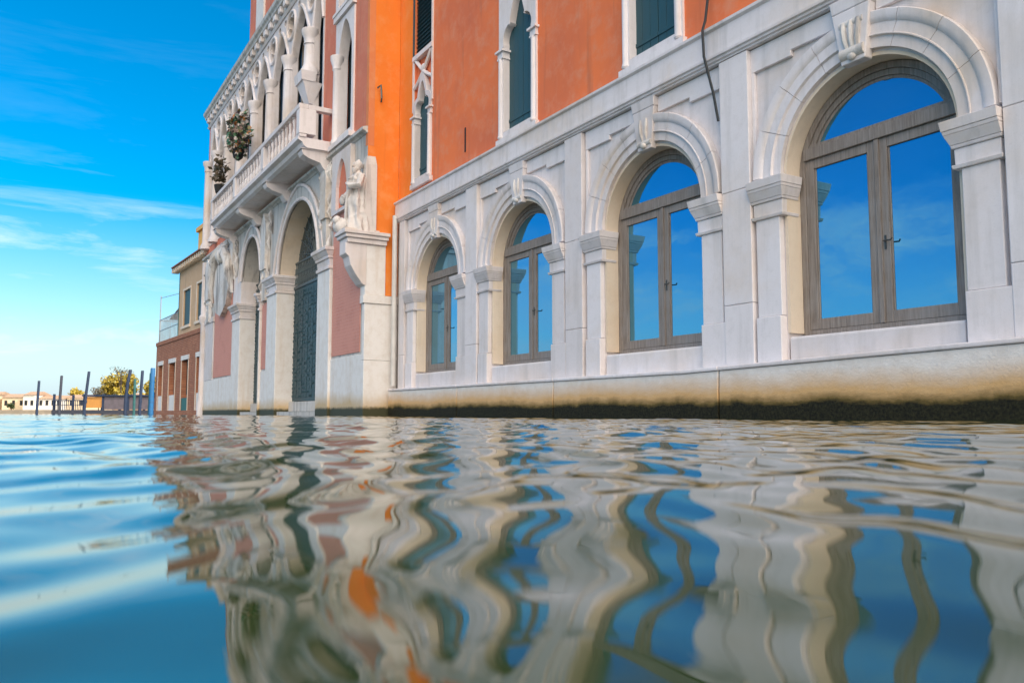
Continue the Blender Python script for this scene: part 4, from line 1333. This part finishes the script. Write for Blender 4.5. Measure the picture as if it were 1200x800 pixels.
for a, b in uw:
    mb = MB().box(a - 0.10, b + 0.10, -0.3, 0.0, 5.555, 5.65).box(a - 0.1, a - 0.001, -0.3, 0.0, 3.95, 5.55).box(b + 0.001, b + 0.10, -0.3, 0.0, 3.95, 5.55).box(a - 0.14, b + 0.14, -0.3, 0.05, 3.83, 3.948)
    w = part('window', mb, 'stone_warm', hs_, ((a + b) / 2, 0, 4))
    mb = MB().box(a, b, -0.12, -0.08, 3.95, 5.55)
    part('pane', mb, 'shutter', w, ((a + b) / 2, 0, 4))
mb = MB().prof([(0.34, 6.72), (0.34, 6.77), (-3.3, 7.9), (-6.9, 6.8), (-6.9, 6.72)], [-0.3, 5.6])
rf = part('roof', mb, 'tile', hs_)
mb = MB()
u = -0.2
while u < 5.7:
    mb.box(u, u + 0.17, -0.018, 0.28, 6.52, 6.715)
    u += 0.36
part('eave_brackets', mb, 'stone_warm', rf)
mb = MB().box(3.0, 4.6, -1.5, -0.6, 6.7, 8.36).box(2.9, 4.7, -1.6, -0.5, 8.362, 8.55)
part('chimney', mb, 'yellow_plaster', rf)
mb = MB()
for k in range(17):
    u = 5.6 + k * 0.27
    mb.tube([(u, -0.08, 3.6), (u, -0.08, 4.75)], 0.018, 5)
for z in (4.75, 4.2):
    mb.tube([(5.4, -0.08, z), (9.95, -0.08, z)], 0.022, 5)
for k in range(9):
    mb.tube([(9.95, -0.08 - k * 0.5, 3.6), (9.95, -0.08 - k * 0.5, 4.75)], 0.018, 5)
mb.tube([(9.95, -0.08, 4.75), (9.95, -4.1, 4.75)], 0.022, 5)
mb.tube([(9.9, -0.1, 3.6), (9.9, -0.1, 6.0)], 0.03, 6)
mb.tube([(9.9, -0.1, 5.9), (5.4, -0.1, 5.6)], 0.014, 5)
part('terrace_railing', mb, 'steel', hs_)
mb = MB().add([(8.8, -0.3, 4.7), (5.5, -0.3, 5.3), (5.5, -2.5, 5.3), (8.8, -2.5, 4.7)], [(0, 1, 2, 3)])
part('awning', mb, 'steel', hs_)
mb = MB().box(5.3, 5.36, -0.3, 0.0, 3.6, 6.6)
part('drainpipe', mb, 'green_paint', hs_)

# =================================================================== MOORING POSTS, LANDING STAGE
def post(x, y, top, r, mat, label, lean=0.0, bend=0.0):
    r *= 0.64
    pts = [(x, y, -1.0), (x + lean * 0.2, y, top * 0.3), (x + lean * 0.5 + bend * 0.3, y, top * 0.7), (x + lean * .7 + bend, y, top - 0.05), (x + lean * .7 + bend, y, top)]
    mb = MB().tube(pts, [r, r, r * 0.97, r * 0.95, r * 0.8], 10)
    mb.tube([(x + lean * 0.28, y, top * 0.26), (x + lean * 0.30, y, top * 0.32)], r * 1.06, 10)
    single('mooring_post', mb, mat, FW, (x, y, 0), label, 'post', smooth=True, group='mooring posts in the canal')
post(-40.9, 70, 2.87, 0.17, 'blue_post', 'leftmost dark blue mooring post, the shortest, standing alone in the open water', 0.12)
post(-36.75, 66, 3.13, 0.17, 'dark_post', 'dark mooring post at the left end of the landing stage', 0.12)
post(-34.75, 66, 3.47, 0.18, 'blue_post', 'tall leaning dark blue mooring post in front of the landing stage', 0.42)
post(-29.5, 62, 3.40, 0.19, 'blue_post', 'blue mooring post with a crooked top beside the yellow tree', 0.12, 0.22)
post(-29.75, 64, 2.80, 0.16, 'green_post', 'short green mooring post between two taller blue posts')
post(-28.4, 62, 3.33, 0.18, 'blue_post', 'straight blue mooring post leaning right near the brick house', 0.18)
post(-28.1, 63, 3.19, 0.17, 'green_post', 'slim green mooring post close behind the bright blue post', 0.05)
post(-25.75, 58, 3.30, 0.26, 'bright_blue', 'thick bright blue mooring post touching the corner of the brick house', 0.05)

ls = root('landing_stage', 'floating landing stage with dark blue railing and amber side panel', 'landing stage', FW, -37.0, 72.0)
mb = MB().box(-40.2, -31.0, 71.0, 75.0, -0.3, 0.35)
part('pontoon', mb, 'dark_post', ls)
mb = MB()
x = -40.1
while x < -37.4:
    mb.box(x, x + 0.05, 71.05, 71.10, 0.35, 1.15)
    x += 0.16
mb.box(-40.15, -37.4, 71.03, 71.12, 1.15, 1.24); mb.box(-40.15, -37.4, 71.03, 71.12, 0.75, 0.80)
part('railing', mb, 'blue_post', ls)
mb = MB()
for x in (-37.45, -35.8, -33.6, -31.2, -40.1):
    mb.box(x - 0.08, x + 0.08, 71.1, 71.26, 0.3, 1.75)
    mb.box(x - 0.08, x + 0.08, 74.2, 74.36, 0.3, 1.75)
part('stanchions', mb, 'blue_post', ls)
mb = MB().box(-37.6, -31.0, 71.0, 74.5, 1.56, 1.68)
part('canopy', mb, 'blue_post', ls)
mb = MB().box(-37.36, -35.9, 71.15, 71.2, 0.55, 1.5)
part('side_panel', mb, 'amber', ls, label='amber panel of the landing stage')
mb = MB().box(-35.7, -33.7, 71.15, 71.2, 0.40, 1.5).box(-33.5, -31.3, 71.15, 71.2, 0.4, 1.5)
part('side_panel', mb, 'poster', ls, label='dark printed panel of the landing stage')

# =================================================================== TREES
def tree(x, y, crown, r, n, mat, name, label, th=0.12, size=0.16, seed=2, sparse=False):
    rnd = random.Random(seed)
    o = root(name, label, 'tree', FW, x, y, 0.3)
    mb = MB()
    mb.tube([(x, y, 0.2), (x + 0.05, y, crown * 0.5), (x, y, crown)], [th, th * 0.8, th * 0.4], 8)
    for k in range(9):
        a = rnd.random() * 6.28
        rr = r[0] * rnd.uniform(0.5, 0.9)
        mb.tube([(x, y, crown * rnd.uniform(0.45, 0.8)), (x + rr * 0.5 * math.cos(a), y + rr * 0.5 * math.sin(a), crown), (x + rr * math.cos(a), y + rr * math.sin(a), crown + r[2] * rnd.uniform(-0.3, 0.8))], [th * 0.5, th * 0.3, th * 0.08], 5)
    part('trunk', mb, 'bark', o)
    mb = MB()
    for k in range(11):
        d = Vector((rnd.gauss(0, 1), rnd.gauss(0, 1), rnd.gauss(0, 0.9))).normalized()
        q = 0.25 + 0.5 * rnd.random()
        c = (x + d.x * r[0] * q, y + d.y * r[1] * q, crown + d.z * r[2] * q)
        leaves(mb, c, tuple(v * rnd.uniform(0.36, 0.55) for v in r), n // 11, size, rnd)
    part('crown', mb, mat, o)
tree(-45.9, 95, 3.2, (2.6, 2.2, 1.85), 4200, 'yellow_leaf', 'autumn_tree', 'yellow autumn tree behind the mooring posts', seed=5)
tree(-42.6, 97, 3.0, (1.6, 1.6, 1.4), 1600, 'yellow_leaf', 'autumn_tree', 'smaller yellow tree right beside the brick house corner', seed=8)
tree(-47.3, 93, 2.2, (1.1, 1.1, 0.9), 500, 'dry_leaf', 'bare_shrub', 'grey half bare shrub at the left foot of the yellow tree', 0.06, 0.10, 9)
tree(-42.4, 88, 4.7, (1.7, 1.0, 0.75), 150, 'dry_leaf', 'bare_tree', 'thin spiky bare tree rising over the yellow tree', 0.05, 0.09, 10)

# =================================================================== FAR SHORE
sh = MB()
sh.box(-420, -60, 258, 330, -1.0, 1.15)
o = single('quay', sh, 'quay', FW, (-200, 258, 0), 'low brown quay along the far shore', 'quay')
del o['category']; o['kind'] = 'structure'
def far_house(x0, x1, y, z1, mat, label, nwin, roof=True, wz=(2.6, 4.2), seed=0):
    h = root('far_house', label, 'building', FW, (x0 + x1) / 2, y, 1.1, group='houses on the far shore')
    part('wall', MB().box(x0, x1, y, y + 9, 1.1, z1), mat, h)
    part('roof', MB().prof([(y - .4, z1), (y + 4.5, z1 + 1.2), (y + 9.4, z1)], [x0 - .3, x1 + .3]), 'far_roof', h)
    w0_ = None
    for k in range(nwin):
        u = x0 + (k + 0.5) * (x1 - x0) / nwin
        if w0_ is None:
            w0_ = part('window', MB().box(u - .45, u + .45, y - .05, y - .002, *wz), 'dark', h, (u, y, 0)); uw_ = u
        else:
            copy_part(w0_, h, (u - uw_, 0, 0))
far_house(-215, -166.5, 262, 5.9, 'far_cream', 'long cream house at the left edge of the far shore', 12)
far_house(-165, -157.5, 263, 5.2, 'far_cream', 'short cream house with a low roof beside the leftmost post', 3)
far_house(-157, -153.2, 261, 5.9, 'far_white', 'narrow white house behind the leftmost post', 2)
far_house(-152.8, -145.0, 262, 4.7, 'far_white', 'white house with paired square windows between the two left posts', 4)
far_house(-144.6, -132.0, 264, 5.0, 'far_cream', 'cream house seen over the landing stage railing', 4)
far_house(-131.0, -112.0, 268, 5.6, 'far_ochre', 'ochre house seen behind the leaning post', 5)
tree(-148, 275, 6.3, (3.5, 3, 1.9), 500, 'yellow_leaf', 'far_tree', 'small orange tree over the white far shore house', 0.2, 0.5, 12)
tree(-138, 276, 6.2, (4.0, 3, 1.5), 500, 'green_leaf', 'far_tree', 'dull green tree behind the cream far shore house', 0.2, 0.5, 13)
tree(-159.8, 259.5, 2.5, (1.5, 1, 1.2), 260, 'green_leaf', 'far_tree', 'dark bush on the far quay in front of the cream house', 0.2, 0.3, 14)
for o in list(bpy.data.objects):
    if '_o' in o: del o['_o']
